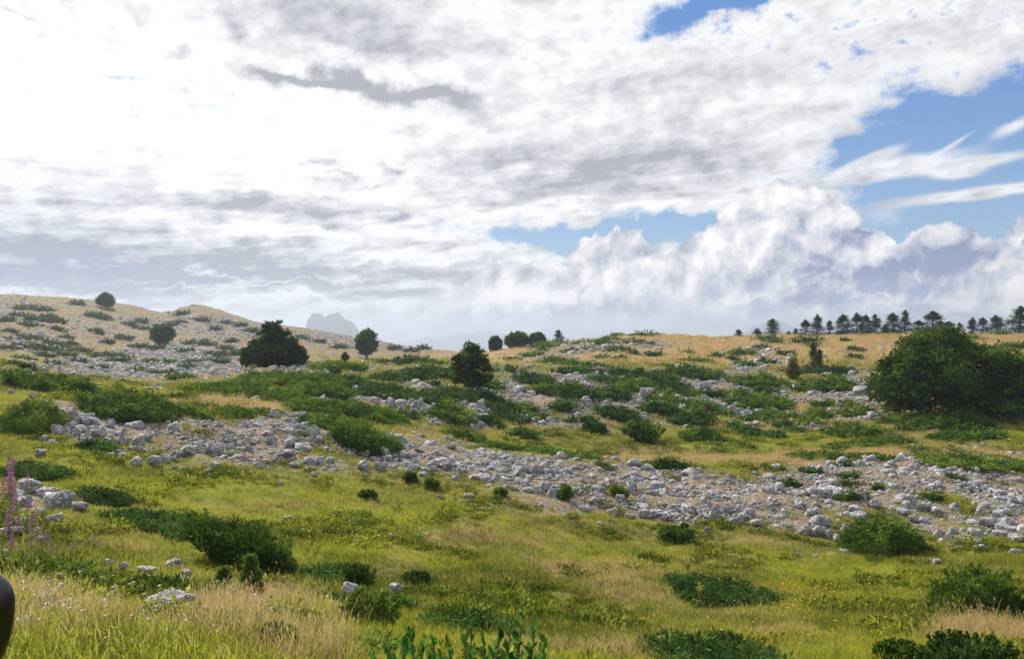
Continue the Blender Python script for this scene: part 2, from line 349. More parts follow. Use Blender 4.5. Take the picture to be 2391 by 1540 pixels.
    # ---- how grey it is
    GREY = [(40,580,430,110,1.05,-4),(330,640,560,50,.9),(560,480,280,30,1.1,-2),(230,430,120,40,.5),(740,640,330,50,.65),(930,690,300,40,.5),(760,30,220,60,1.0,-5),(880,130,160,22,.8,-3),(1080,110,160,30,.5),
            (860,212,250,20,1.9,-4),(700,190,90,10,1.0,-14),(1070,220,90,12,1.3,8),(1340,370,330,44,.95),(1250,440,260,26,.75),(1620,320,280,60,.5),(1480,205,200,34,.55),(1780,160,240,40,.4),(930,385,50,12,.9),(395,125,26,18,.9),(345,150,16,10,.7),(320,38,26,14,.7),
            (540,70,40,20,.8),(65,48,50,10,.8),(515,215,40,12,.7,-6),(745,370,40,8,.9,-6),(800,405,30,6,.8),(830,285,60,6,.7),(780,535,60,12,.8),(940,520,24,10,.9),(990,530,18,12,.8),
            (870,441,32,5,.8),(1700,430,220,34,.5),(2150,90,300,40,.35,12),(640,580,190,18,.6)]
    glow = total([(230,230,640,200,1.0),(620,330,420,80,.6),(720,545,170,22,.55),(1000,595,160,14,.5),(1150,560,100,16,.3)])
    gg = total(GREY) * .95 + (deck - .5) * 1.1 + (mack - .5) * 1.3 + (streak - .5) * (ss(E, 16, 4) * 3.2 + .8) - glow * .75 + .16
    LOWLIT = [(430,668,130,6,.9,-4),(500,646,70,6,.8,-3),(330,642,60,7,.7),(480,622,60,6,.6),(200,690,120,8,.6),(620,665,90,5,.6),(800,650,120,7,.6),(880,610,90,7,.7),(700,700,130,6,.5),(80,680,120,10,.6)]
    gg = gg - total(LOWLIT) * 1.5
    dap = (mack - .5) * 1.0 + (w2x - .5) * .7 + (wx - .5) * .5
    grey = ss(gg * .78 + dap * .35, -.05, 1.0, kind='LINEAR')
    dcol = mixc(grey, (1.06, 1.06, 1.07), (.45, .465, .52))
    lowl = acc(None, (60, 640, 760, 120, 1.0))
    dcol = mixc(ss(lowl, .1, 1.1), dcol, mixc(grey, (.84, .85, .89), (.34, .40, .52)))
    blue = mixc(.7, scalec(nish, .1), mixc(ss(E, 1, 20), srgb(160, 195, 226), srgb(96, 152, 226)))
    c = mixc(m1, blue, dcol)
    # ---- bank of heaped cloud on the right
    TOPS = [(1240,645,120,40,.9),(1430,580,56,44,1.2),(1330,625,60,46,.6),(1450,660,170,56,1.0),(1640,630,120,56,1.1),(1560,645,90,40,.7),(1790,545,60,66,.9),(1885,510,95,72,1.3),(1880,600,180,80,1.1),(2130,600,100,54,1.25),(2250,560,60,30,.6),(2250,650,230,56,1.2),
            (1150,695,120,34,.9),(1700,725,700,60,1.4),(2370,625,160,46,.9),(1600,700,500,40,.5),(2380,535,30,22,.8),(2340,562,60,16,.6)]
    q1 = addv(vec(A + (wx - .5) * 3 + (w2x - .5) * 1.5, E + (wy - .5) * 3 + (w2y - .5) * 1.5), (60, 20, 0))
    off = (.32, -.42, 0)
    b1 = voro(q1, .42, 'SMOOTH_F1', smooth=.35); b1s = voro(addv(q1, off), .42, 'SMOOTH_F1', smooth=.35)
    b2 = voro(q1, 1.15, 'F1'); b2s = voro(addv(q1, (.12, -.16, 0)), 1.15, 'F1')
    puff = noise(p, .17, 5, .55); puffs = noise(addv(p, (.8, -.8, 0)), .17, 5, .55)
    bank = total(TOPS)
    cv = bank + (.5 - b1) * 1.1 + (.4 - b2) * .35 + (puff - .5) * 1.0
    m2 = ss(cv, .55, .68) * ss(bank, .3, .5)
    relief = (b1s - b1) * 1.9 + (b2s - b2) * .8 + (puff - puffs) * 4.6
    DARK = [(1960,630,130,70,1.0),(2300,590,260,50,.55),(2200,610,120,30,.5),(2360,690,200,40,.6),(1990,690,130,18,.8),(1560,750,160,16,.6),(1150,750,300,14,1.2),(1360,720,150,16,.5),(2080,640,90,40,.5)]
    LITE = [(1200,690,140,30,1.1),(1430,590,80,50,.3),(1620,650,120,40,.3),(1900,500,80,30,.3),(1790,690,80,12,.7),(2000,745,260,16,.3),(1130,705,60,16,.5),(2130,570,80,20,.3)]
    sh = ss(total(DARK) * .75 - total(LITE) * .5 - relief * 1.0 + (w2x - .5) * .6, -.85, .98, kind='LINEAR')
    ccol = mixc(sh, (1.15, 1.12, 1.10), mixc(ss(A, 0, 24), (.42, .46, .56), (.27, .33, .53)))
    c = mixc(m2 * ss(A, -7, -2), c, ccol)
    # ---- low mist bank along the horizon
    low = ss(E + (b1 - .5) * 2.2 + (puff - .5) * 7 + (w2x - .5) * 2.0 - (ss(A, 8, 34) * 1.5), .1, 2.0, 1., 0.)
    lc = mixc(ss(relief, -.5, .7), mixc(ss(A, 0, 30), (.44, .50, .64), (.32, .40, .64)), (1.10, 1.07, 1.05))
    c = mixc(low * ss(A, -18, -4, .15, .92), c, lc)
    nt.links.new(scalec(c, 6.3).k, bg.inputs[0])
    w.cycles.sampling_method = 'MANUAL'; w.cycles.sample_map_resolution = 256
build_world()
# ---------------------------------------------------------------- ground
def build_ground():
    n = 820; nu = 820
    yy = np.exp(np.linspace(math.log(4), math.log(8010), n)) - 10
    Y, UU = np.meshgrid(yy, np.linspace(-1, 1, nu), indexing='ij'); X = UU * (1.1 * (Y + 8) + 4)
    x, y = X.ravel(), Y.ravel(); z = Hn(x, y)
    dry, grn, rk = zones(x, y, z)
    z = z + rk * (.05 * fbm(x * 2.2, y * 2.2, 61, 3) + .10 * fbm(x * .8, y * .8, 62, 2)) * (y < 130) * (y > 2)
    i, j = np.meshgrid(np.arange(n - 1), np.arange(nu - 1), indexing='ij')
    F = np.stack([i * nu + j, i * nu + j + 1, (i + 1) * nu + j + 1, (i + 1) * nu + j], -1).reshape(-1, 4)
    m, nt, out = new_mat('ground_soil_and_turf')
    geo = nt.nodes.new('ShaderNodeNewGeometry'); P = S(geo.outputs['Position'])
    a_r, a_d, a_g = attr('rk'), attr('dry'), attr('grn')
    n1 = noise(P, 1.3, 6, .65, dims='3D'); n2 = noise(addv(P, (9, 4, 2)), 6, 5, .7, dims='3D'); n3 = noise(P, .22, 5, .6, dims='3D')
    turf = mixc(ss(n1, .35, .68), (.12, .11, .02), (.23, .20, .045))
    turf = mixc(ss(a_g + (n1 - .5) * .9, .1, .8), turf, mixc(n2, (.11, .14, .014), (.22, .24, .025)))
    dryc = mixc(ss(n2, .3, .7), (.23, .155, .065), (.36, .25, .125))
    dryc = mixc(ss(n3, .4, .7), dryc, (.28, .165, .075))
    sx, sy, _ = sep(P); dryc = mixc(ss(sx, 2, -30) * ss(sy, 90, 125) * .85, dryc, mixc(ss(n1 + (n2 - .5) * .6, .36, .66), (.105, .095, .055), (.225, .165, .10)))      # the left hill is stonier and duller
    c = mixc(ss(a_d + (n1 - .5) * .8 + (n3 - .5) * .5, .25, .65), turf, dryc)
    soil = mixc(ss(n2, .35, .7), (.13, .092, .055), (.32, .25, .18))
    c = mixc(ss(a_r + (n1 - .5) * .7 + (n2 - .5) * .4, .3, .75), c, soil)
    # pebbles in the stony soil
    vp = voro(P, 9, 'F1', dims='3D'); peb = ss(vp, .36, .22) * ss(a_r + (n1 - .5) * .8, .25, .6) * ss(noise(P, 3.1, 2, .5, dims='3D'), .42, .56)
    c = mixc(peb * .9, c, (.48, .47, .45))
    hb = n2 + peb * .5
    p = principled(c, .95, bump(hb, .9, .09), .1); nt.links.new(p.outputs[0], out.inputs[0])
    me = mk_mesh('ground', np.stack([x, y, z], 1), F, [m], True, attrs={'rk': rk, 'dry': dry, 'grn': grn})
    link('ground', me, kind='structure')
build_ground()

# ---------------------------------------------------------------- leaf and plant materials
def leaf_mat(name, dark, light, transl=.3, scale=1.6, rough=.6, inst=False, third=None):
    m, nt, out = new_mat(name)
    t = attr('tint')
    geo = nt.nodes.new('ShaderNodeNewGeometry'); P = S(geo.outputs['Position'])
    nn = noise(P, scale, 3, .6, dims='3D')
    if inst:
        it = attr('itint', 'INSTANCER'); idr = attr('idry', 'INSTANCER')
        c = mixc(ss(t * .45 + it * .75 + (nn - .5) * .7, .15, 1.0), dark, light)
        c = mixc(ss(idr + (t - .5) * .8, .2, .85), c, third)
    else:
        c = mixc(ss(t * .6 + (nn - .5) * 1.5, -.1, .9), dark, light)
        if third: c = mixc(ss(noise(P, scale * .4, 3, .6, dims='3D'), .52, .72), c, third)
    d = nt.nodes.new('ShaderNodeBsdfDiffuse'); nt.links.new(c.k, d.inputs[0])
    tr = nt.nodes.new('ShaderNodeBsdfTranslucent'); nt.links.new(c.k, tr.inputs[0])
    mx = nt.nodes.new('ShaderNodeMixShader'); mx.inputs[0].default_value = transl
    nt.links.new(d.outputs[0], mx.inputs[1]); nt.links.new(tr.outputs[0], mx.inputs[2])
    nt.links.new(mx.outputs[0], out.inputs[0]); return m
M = {}
M['juniper'] = leaf_mat('juniper_foliage', (.026, .058, .010), (.17, .28, .040), .3, .9, third=(.20, .26, .045))
M['juniper_blue'] = leaf_mat('juniper_foliage_bluish', (.020, .048, .012), (.12, .21, .045), .28, .9)
M['juniper_far'] = leaf_mat('juniper_foliage_far', (.05, .075, .03), (.12, .165, .065), .2, .5)
M['beech'] = leaf_mat('beech_leaves', (.012, .032, .006), (.155, .25, .035), .3, .4, third=(.12, .15, .025))
M['fir'] = leaf_mat('dark_needles', (.014, .034, .010), (.095, .15, .035), .3, .7)
M['pine'] = leaf_mat('pine_needles', (.020, .042, .018), (.075, .12, .05), .15, .8)
M['grass'] = leaf_mat('grass_blades', (.075, .105, .014), (.34, .355, .042), .5, .5, inst=True, third=(.47, .355, .165))
M['yellowgreen'] = leaf_mat('yellow_green_leaves', (.12, .14, .02), (.32, .30, .06), .35, 2)
M['herb'] = leaf_mat('felted_leaves', (.22, .26, .16), (.42, .46, .32), .3, 2)
M['bright'] = leaf_mat('bright_shrub_leaves', (.018, .060, .010), (.13, .27, .04), .45, 25)
def flat(name, col, rough=.8, spec=.3):
    m, nt, out = new_mat(name); geo = nt.nodes.new('ShaderNodeNewGeometry'); P = S(geo.outputs['Position'])
    n = noise(P, 18, 4, .6, dims='3D')
    p = principled(mixc(n, tuple(c * .6 for c in col), tuple(min(1, c * 1.35) for c in col)), rough, bump(n, .4, .01), spec)
    nt.links.new(p.outputs[0], out.inputs[0]); return m
M['bark'] = flat('grey_brown_bark', (.09, .07, .055), .9)
M['yellow'] = flat('yellow_petals', (.62, .52, .08), .7)
M['pink'] = flat('pink_petals', (.46, .20, .34), .8)
M['white'] = flat('cream_umbels', (.50, .45, .34), .8)
M['gold'] = flat('golden_petals', (.62, .36, .03), .7)
M['stalk'] = flat('dry_stalk', (.20, .14, .07), .9)
def rock_mat():
    m, nt, out = new_mat('pale_limestone')
    geo = nt.nodes.new('ShaderNodeNewGeometry'); P = S(geo.outputs['Position'])
    tc = nt.nodes.new('ShaderNodeTexCoord'); O = S(tc.outputs['Object'])
    n1 = noise(P, 2.2, 6, .65, dims='3D'); n2 = noise(P, 11, 6, .7, dims='3D'); st = noise(O, 3.2, 5, .65, 1.2, dims='3D')
    c = mixc(ss(n1, .32, .68), (.42, .42, .43), (.68, .675, .66))
    c = mixc(ss(n2, .57, .72) * .7, c, (.15, .145, .14))
    crack = ss((st - .5).abs(), .022, .004) + ss((n1 - .52).abs(), .014, .003) * .7
    c = mixc(crack.min(1.0) * .85, c, (.06, .055, .05))
    c = mixc(ss(noise(P, .9, 4, .6, dims='3D'), .56, .74) * .5, c, (.36, .31, .25))
    p = principled(c, .9, bump(n2 * .9 + n1 * .8 - crack * .7, 1.0, .10), .2); nt.links.new(p.outputs[0], out.inputs[0]); return m
M['rock'] = rock_mat()

# ---------------------------------------------------------------- names: what a thing stands next to
MARK = [(2092,1258,'the domed juniper'),(525,1290,'the vase-shaped juniper bush'),(585,1355,'the little pale juniper'),(1725,1375,'the flowery dark juniper'),(2330,1400,'the bright green bush'),
        (828,1348,'the young upright juniper'),(840,1018,'the rounded juniper mound'),(1508,1018,'the bowl juniper in the hollow'),(1100,880,'the see-through lone tree'),(2225,880,'the great dark bush'),
        (640,830,'the dark spreading conifer'),(856,800,'the round tree on the saddle'),(380,785,'the round bush on the left slope'),(247,715,'the lone bush on the skyline'),(1906,840,'the twin-headed small pine'),
        (250,930,'the feathery juniper bank'),(640,890,'the long juniper carpet'),(360,1210,'the creeping juniper sheet'),(40,1230,'the pink fireweed'),(15,1420,'the car mirror'),
        (1150,1090,'the brown scree patch'),(1860,820,'the orange grass slope'),(1500,785,'the crest of the right hill'),(1230,825,'the green-dotted hill shoulder'),(280,850,'the white stony foot of the left hill'),(120,780,'the rocky left hillside'),(500,750,'the left hill ridge'),
        (1645,1016,'the second bowl juniper'),(1345,915,'the dark juniper clump mid-slope'),(1788,888,'the smooth juniper cushion'),(2310,1083,'the wide juniper mat at right'),(1930,1066,'the feathery juniper strip'),(2092,1180,'the rocks above the domed juniper'),
        (1370,1140,'the middle of the stone belt'),(430,1050,'the left end of the stone belt'),(1600,1160,'the mullein flat'),(1100,1470,'the bright leafy shoots'),(700,1450,'the tawny grass bank'),(1587,1255,'the small juniper below the stones'),(2300,1500,'the corner juniper'),(1900,1230,'the boulder nest'),(1720,1205,'the stacked boulders')]
def where(px, py, skip=None):
    best = None
    for mx, my, t in MARK:
        dd = math.hypot(px - mx, (py - my) * 1.7)
        if dd < 7 or t == skip: continue
        if best is None or dd < best[0]: best = (dd, mx, my, t)
    dd, mx, my, t = best
    dx, dy = px - mx, (py - my) * 1.7
    if dd > 260: rel = 'well '
    elif dd < 60: rel = 'just '
    else: rel = ''
    if abs(dx) > abs(dy): rel += 'right of' if dx > 0 else 'left of'
    else: rel += 'below' if dy > 0 else 'above'
    return rel + ' ' + t
ORD = ['', 'second', 'third', 'fourth', 'fifth', 'sixth', 'seventh', 'eighth', 'ninth', 'tenth', 'eleventh', 'twelfth']
def number_labels(items):
    """items: list of (object, px); same wording gets its place from the left"""
    by = {}
    for o, px in items: by.setdefault(o['label'], []).append((px, o))
    for lab, l in by.items():
        if len(l) < 2: continue
        l.sort(key=lambda q: q[0]); n = len(l)
        for k, (px, o) in enumerate(l):
            if k == 0: w_ = 'leftmost'
            elif k == n - 1: w_ = 'rightmost'
            elif k < len(ORD): w_ = ORD[k] + ' from left'
            else: w_ = '%dth from left' % (k + 1)
            o['label'] = lab + ', ' + w_

# ---------------------------------------------------------------- scatter: one object whose points carry instances
def scatter(name, P, rot, scl, idx, protos, attrs, label_kind='stuff', label=None, cat=None):
    me = bpy.data.meshes.new(name); n = len(P)
    me.vertices.add(n); me.vertices.foreach_set('co', np.ascontiguousarray(P, np.float32).ravel())
    a = me.attributes.new('rot', 'FLOAT_VECTOR', 'POINT'); a.data.foreach_set('vector', np.ascontiguousarray(rot, np.float32).ravel())
    a = me.attributes.new('scl', 'FLOAT_VECTOR', 'POINT'); a.data.foreach_set('vector', np.ascontiguousarray(scl, np.float32).ravel())
    a = me.attributes.new('idx', 'INT', 'POINT'); a.data.foreach_set('value', np.ascontiguousarray(idx, np.int32))
    for k, v in attrs.items():
        a = me.attributes.new(k, 'FLOAT', 'POINT'); a.data.foreach_set('value', np.ascontiguousarray(v, np.float32))
    col = bpy.data.collections.new(name + '_kinds')
    for k, pm in enumerate(protos):
        po = bpy.data.objects.new('%s_kind_%02d' % (name, k), pm); col.objects.link(po)
    ng = bpy.data.node_groups.new(name + '_nodes', 'GeometryNodeTree')
    ng.interface.new_socket('Geometry', in_out='INPUT', socket_type='NodeSocketGeometry'); ng.interface.new_socket('Geometry', in_out='OUTPUT', socket_type='NodeSocketGeometry')
    N = ng.nodes.new; L = ng.links.new
    gi = N('NodeGroupInput'); go = N('NodeGroupOutput'); ci = N('GeometryNodeCollectionInfo'); ci.inputs['Collection'].default_value = col
    ci.inputs['Separate Children'].default_value = True; ci.inputs['Reset Children'].default_value = True
    ip = N('GeometryNodeInstanceOnPoints'); ip.inputs['Pick Instance'].default_value = True
    def na(nm, t):
        q = N('GeometryNodeInputNamedAttribute'); q.data_type = t; q.inputs['Name'].default_value = nm; return q.outputs['Attribute']
    L(gi.outputs[0], ip.inputs['Points']); L(ci.outputs[0], ip.inputs['Instance']); L(na('idx', 'INT'), ip.inputs['Instance Index'])
    L(na('rot', 'FLOAT_VECTOR'), ip.inputs['Rotation']); L(na('scl', 'FLOAT_VECTOR'), ip.inputs['Scale']); L(ip.outputs[0], go.inputs[0])
    o = link(name, me, kind=label_kind, label=label, cat=cat)
    md = o.modifiers.new('scatter', 'NODES'); md.node_group = ng
    return o
def ring(d0, d1, dens, half=.86, margin=2.5):
    """points even over the ground between two distances, in the sector seen plus a margin"""
    area = half * (d1 * d1 - d0 * d0) + 2 * margin * (d1 - d0); n = int(area * dens)
    y = np.sqrt(RNG.uniform(d0 * d0, d1 * d1, n * 2)); x = RNG.uniform(-1, 1, n * 2) * (half * d1 + margin)
    k = np.abs(x) < half * y + margin
    # sqrt sampling already weights by y; undo for the rectangle part by thinning
    y2 = RNG.uniform(d0, d1, int(n * 1.6) + 10); x2 = RNG.uniform(-1, 1, len(y2)) * (half * d1 + margin); k2 = np.abs(x2) < half * y2 + margin
    x2, y2 = x2[k2], y2[k2]
    m = min(n, len(x2)); return x2[:m], y2[:m]

# ---------------------------------------------------------------- grass
def blade_clump(name, nb, r, hmin, hmax, w, lean=.5, seed=1, heads=0):
    rg = np.random.default_rng(seed); g = Geo()
    a = rg.uniform(0, 6.28, nb); rr = r * np.sqrt(rg.random(nb)); base = np.stack([rr * np.cos(a), rr * np.sin(a), np.full(nb, -.03)], 1)
    h = rg.uniform(hmin, hmax, nb); ln = rg.normal(0, lean, (nb, 2)) * h[:, None] * .6
    tip = base + np.concatenate([ln, h[:, None]], 1); mid = base * .5 + tip * .5 + np.array([0, 0, 1]) * (h * .12)[:, None]
    s = rg.normal(size=(nb, 3)); s[:, 2] = 0; s = norm(s); W = w * rg.uniform(.6, 1.3, nb)[:, None]
    V = np.stack([base - s * W, base + s * W, mid + s * W * .8, mid - s * W * .8, tip], 1).reshape(-1, 3)
    q = np.arange(nb)[:, None] * 5; t = rg.random(nb)
    g.add(V, q + np.array([0, 1, 2, 3]), t); g.F[3].append((q + np.array([3, 2, 4]))); g.T[3].append(t)
    if heads:
        k = rg.choice(nb, heads, False); cards(g, tip[k] - [0, 0, .02], np.tile([0.1, 0, 1.], (heads, 1)) + rg.normal(0, .15, (heads, 3)), h[k] * .16, .16, np.full(heads, 1.), rg)
    return g.mesh(name, M['grass'])
def leafy_clump(name, nb, r, L, seed):
    rg = np.random.default_rng(seed); g = Geo(); a = rg.uniform(0, 6.28, nb); rr = r * np.sqrt(rg.random(nb))
    P = np.stack([rr * np.cos(a), rr * np.sin(a), rg.uniform(0, L * .9, nb)], 1); D = rg.normal(size=(nb, 3)) * [1, 1, .6] + [0, 0, .45]
    cards(g, P, D, rg.uniform(.5, 1, nb) * L, .5, rg.random(nb) * .5, rg); return g.mesh(name, M['grass'])
FOOT = []
def build_grass():
    pr = [blade_clump('turf_%d' % k, 50, .22, .04, .12, .004, .8, 10 + k) for k in range(3)]
    pr += [blade_clump('tall_turf_%d' % k, 44, .20, .07, .20, .0036, .7, 20 + k, 8) for k in range(2)]
    pr += [blade_clump('hay_tuft_%d' % k, 60, .22, .10, .27, .0026, .65, 30 + k, 22) for k in range(2)]
    pr += [leafy_clump('herb_tuft_%d' % k, 34, .15, .10, 40 + k) for k in range(2)]
    pr += [blade_clump('far_tuft_%d' % k, 22, .45, .12, .30, .016, .5, 50 + k) for k in range(2)]
    Ps, R, Sc, I, T, D = [], [], [], [], [], []
    for d0, d1, dens, tall in ((2.2, 7, 90, 1.0), (7, 13, 75, .95), (13, 22, 60, .9), (22, 36, 38, .85), (36, 60, 16, .9), (60, 100, 5, 1), (100, 170, 1.3, 1), (170, 340, .35, 1)):
        x, y = ring(d0, d1, dens); n = len(x)
        dry, grn, rk = zones(x, y); px, py = proj(x, y, Hn(x, y))
        keep = RNG.random(n) > np.clip(rk * 1.15 - .05, 0, .93)
        keep &= ~((y > 95) & (x < 0) & (RNG.random(n) < .8))
        for fx, fy, fa, fb in FOOT:
            if d0 - 3 < fy < d1 + 3: keep &= ((x - fx) / fa) ** 2 + ((y - fy) / fb) ** 2 > 1
        x, y, dry, grn, rk, px = x[keep], y[keep], dry[keep], grn[keep], rk[keep], px[keep]; n = len(x)
        u = RNG.random(n); tallp = np.clip(dry * 1.1 - .2 + .25 * fbm(x * .5, y * .5, 71, 2), .03, .95)
        if d0 < 60:
            idx = np.where(u < tallp, np.where(RNG.random(n) < (.6 if d0 < 12 else .3) * (dry > .35), 5, 3) + RNG.integers(0, 2, n), RNG.integers(0, 3, n))
            herb = (y > 7) & (fbm(x * .6, y * .6, 81, 3) + (RNG.random(n) - .5) * .5 > .42) & (dry < .7)
            idx = np.where(herb, 7 + RNG.integers(0, 2, n), idx)
        else: idx = 9 + RNG.integers(0, 2, n)
        s = RNG.uniform(.7, 1.35, n) * (1.0 if d0 < 36 else 1.25 if d0 < 60 else (1 if d0 < 100 else 1.5))
        s = s * (1 + .35 * fbm(x * .8, y * .8, 91, 2))
        if d0 >= 36 and d0 < 60: s = s * 1.1
        z = Hn(x, y)
        Ps.append(np.stack([x, y, z], 1)); R.append(np.stack([RNG.normal(0, .12, n), RNG.normal(0, .12, n), RNG.uniform(0, 6.28, n)], 1))
        Sc.append(np.stack([s, s, s * RNG.uniform(.8, 1.2, n)], 1)); I.append(idx)
        T.append(np.clip(.5 + grn * .25 + .55 * fbm(x * .35, y * .35, 101, 3) + RNG.normal(0, .26, n) - .16 * (idx >= 7) * (idx < 9) - .15 * rk, 0, 1.2))
        D.append(np.clip(dry * 1.05 - grn * .55 + .30 * fbm(x * .7, y * .7, 111, 3) + RNG.normal(0, .2, n) + .28 * (idx == 5) + .28 * (idx == 6) + .10 * rk + .02, 0, 1))
    cat_ = np.concatenate
    print('grass clumps', sum(map(len, I)))
    scatter('meadow_grass', cat_(Ps), cat_(R), cat_(Sc), cat_(I), pr, {'itint': cat_(T), 'idry': cat_(D)}, label='yellow-green meadow grass with dry tufts covering the hollow and slopes', cat='grass')
# ---------------------------------------------------------------- rocks
def ico(sub):
    import bmesh
    bm = bmesh.new(); bmesh.ops.create_icosphere(bm, subdivisions=sub, radius=1)
    V = np.array([v.co[:] for v in bm.verts]); F = np.array([[v.index for v in f.verts] for f in bm.faces]); bm.free(); return V, F
def n3(P, s, seed):
    return fbm(P[:, 0] * s + P[:, 2] * s * .7, P[:, 1] * s - P[:, 2] * s * .6, seed, 3)
def rock_mesh(name, seed, sub, flatz=.8, blocky=.5):
    rg = np.random.default_rng(seed); V, F = ico(sub)
    N = norm(rg.normal(size=(13, 3))); N = np.concatenate([N, np.eye(3), -np.eye(3)]); h = np.concatenate([rg.uniform(.60, 1.0, 13), rg.uniform(.78, 1.1, 6)])
    dt = V @ N.T; r = np.where(dt > .05, h / np.maximum(dt, .05), 9).min(1); r = np.minimum(r, 1.3)
    P = V * r[:, None]; P = P * (1 + .13 * n3(P, 1.5, seed) + .085 * n3(P, 4.0, seed + 5) - .10 * np.clip(1 - np.abs(n3(P, 2.4, seed + 7)) * 9, 0, 1))[:, None]
    # a bedding step or two
    q = P[:, 2] * 3.3 + .4 * n3(P, 1.2, seed + 9); P[:, :2] *= (1 - blocky * .13 * (np.abs((q % 1) - .5) < .12))[:, None]
    P = P / np.abs(P).max(0) * .5; P[:, 2] *= flatz
    return mk_mesh(name, P, F, [M['rock']], False)
ROCKH = [rock_mesh('limestone_rock_shape_%02d' % k, 300 + k, 4 if k < 4 else 3, [.75, .9, 1.1, .6, .85, .7, 1.2, .5, .8, .65][k]) for k in range(10)]
ROCKL = [rock_mesh('stone_shape_%02d' % k, 400 + k, 2, [.7, .8, .6, .9, .5, .75, 1.0, .6][k]) for k in range(8)]
HAND = [(60,1153,72,36),(132,1190,66,50),(182,1194,40,24),(90,1212,36,22),(45,1185,50,26),(123,1228,40,26),(53,1234,34,28),(15,1230,30,24),(20,1256,60,26),(87,1272,32,18),(10,1300,26,14),(30,1168,44,26),(105,1165,50,30),(80,1250,30,18),
 (252,1324,28,18),(287,1333,20,20),(337,1338,46,13),(400,1333,46,28),(433,1350,26,22),(413,1362,28,16),(438,1362,20,14),(363,1352,15,10),(500,1352,15,12),(400,1432,122,52),(105,1425,42,38),(142,1430,44,26),(180,1427,20,12),(85,1442,42,20),
 (42,1490,54,52),(510,1472,34,28),(522,1435,18,10),(602,1462,28,16),(640,1467,40,11),(707,1466,22,12),(720,1490,18,18),(812,1396,50,36),(928,1393,48,32),(884,1394,18,12),(913,1342,20,12),(878,1337,10,6),(915,1260,20,12),(833,1275,22,11),(1540,1491,18,14),
 (252,1128,12,11),(670,1218,20,12),(706,1245,20,9),(657,1136,12,12),(733,1115,18,13),(503,1095,26,16),(488,1106,20,10),
 (1924,1234,50,32),(1884,1254,34,28),(1912,1257,34,30),(1937,1262,20,26),(1964,1268,32,18),(1980,1245,30,26),(2010,1217,42,22),(1672,1210,28,29),(1700,1202,24,28),(1730,1204,30,26),(1752,1214,28,29),(1724,1226,36,26),(1768,1233,30,18),(1799,1192,22,23),(1619,1149,18,18),(1643,1182,28,20),
 (2128,1188,36,36),(2044,1189,30,24),(2160,1196,28,24),(2194,1204,40,20),(2112,1206,32,20),(2160,1227,28,18),(2137,1222,34,18),(2194,1260,28,25),(2236,1196,26,24),(2292,1209,26,27),(2304,1230,32,21),(2364,1230,22,16),(2227,1250,26,18),(2277,1254,34,20),(2339,1256,36,18),(2284,1274,28,16),(2378,1268,34,20),(2374,1298,30,16),(2296,1287,34,14),(1974,1294,22,10),(1994,1285,26,14),(1907,1304,14,6),(1654,1243,16,10),(2190,1319,26,12),
 (1294,1167,32,28),(1474,1153,26,33),(1449,1177,28,22),(1500,1180,28,24),(1530,1164,28,20),(1424,1134,26,18),(1272,1149,26,26),(845,1100,28,26),(885,1102,30,24),(1004,1104,36,26),(955,1114,20,24),(988,1118,26,18),(1040,1097,18,14),(1224,1110,30,24),(1254,1110,30,24),(1480,1094,34,24),(1514,1104,30,20),(1405,1232,19,12),(1432,1208,28,22),(1470,1215,26,14),(1095,1165,26,12),(1263,1187,16,10),(1064,1126,22,18),
 (167,1018,42,38),(210,995,42,34),(170,988,36,36),(232,1003,36,14),(115,978,42,26),(145,973,38,22),(130,1018,32,28),(108,1000,30,20),(257,998,20,20),(287,1042,28,44),(320,1042,34,28),(250,1041,46,22),(222,1023,34,20),(338,1032,30,20),(437,1068,34,30),(357,1090,32,28),(384,1083,26,24),(401,1076,22,24),(92,1067,26,18),(120,1041,36,14),(98,1031,24,14),(268,1069,50,22),(322,1057,26,14),(103,908,26,20),(25,922,18,14),(72,932,16,16),(577,1058,24,18),(632,1043,26,27),(677,1049,30,27),(735,1037,38,36),(723,1088,34,24),(640,977,30,18),(682,988,36,24),(358,970,28,20),(358,913,40,18),(467,909,48,16),(595,942,26,16),(620,1020,22,14),
 (978,974,42,46),(937,969,24,28),(915,952,16,20),(1014,995,36,18),(1110,1005,26,34),(1123,958,26,28),(1367,948,28,25),(1418,958,36,26),(1512,934,38,32),(1520,960,18,20),(1498,986,30,17),(1505,974,16,12),(1224,972,20,14),(872,897,12,10),(1648,915,34,26),(1753,953,20,18),(1777,972,24,18),(1690,960,14,16),(1712,960,16,16),(1654,954,16,14),(1749,1000,20,14),(1767,996,20,12),(2012,920,34,18),(2037,977,36,15),(1959,954,16,14)]
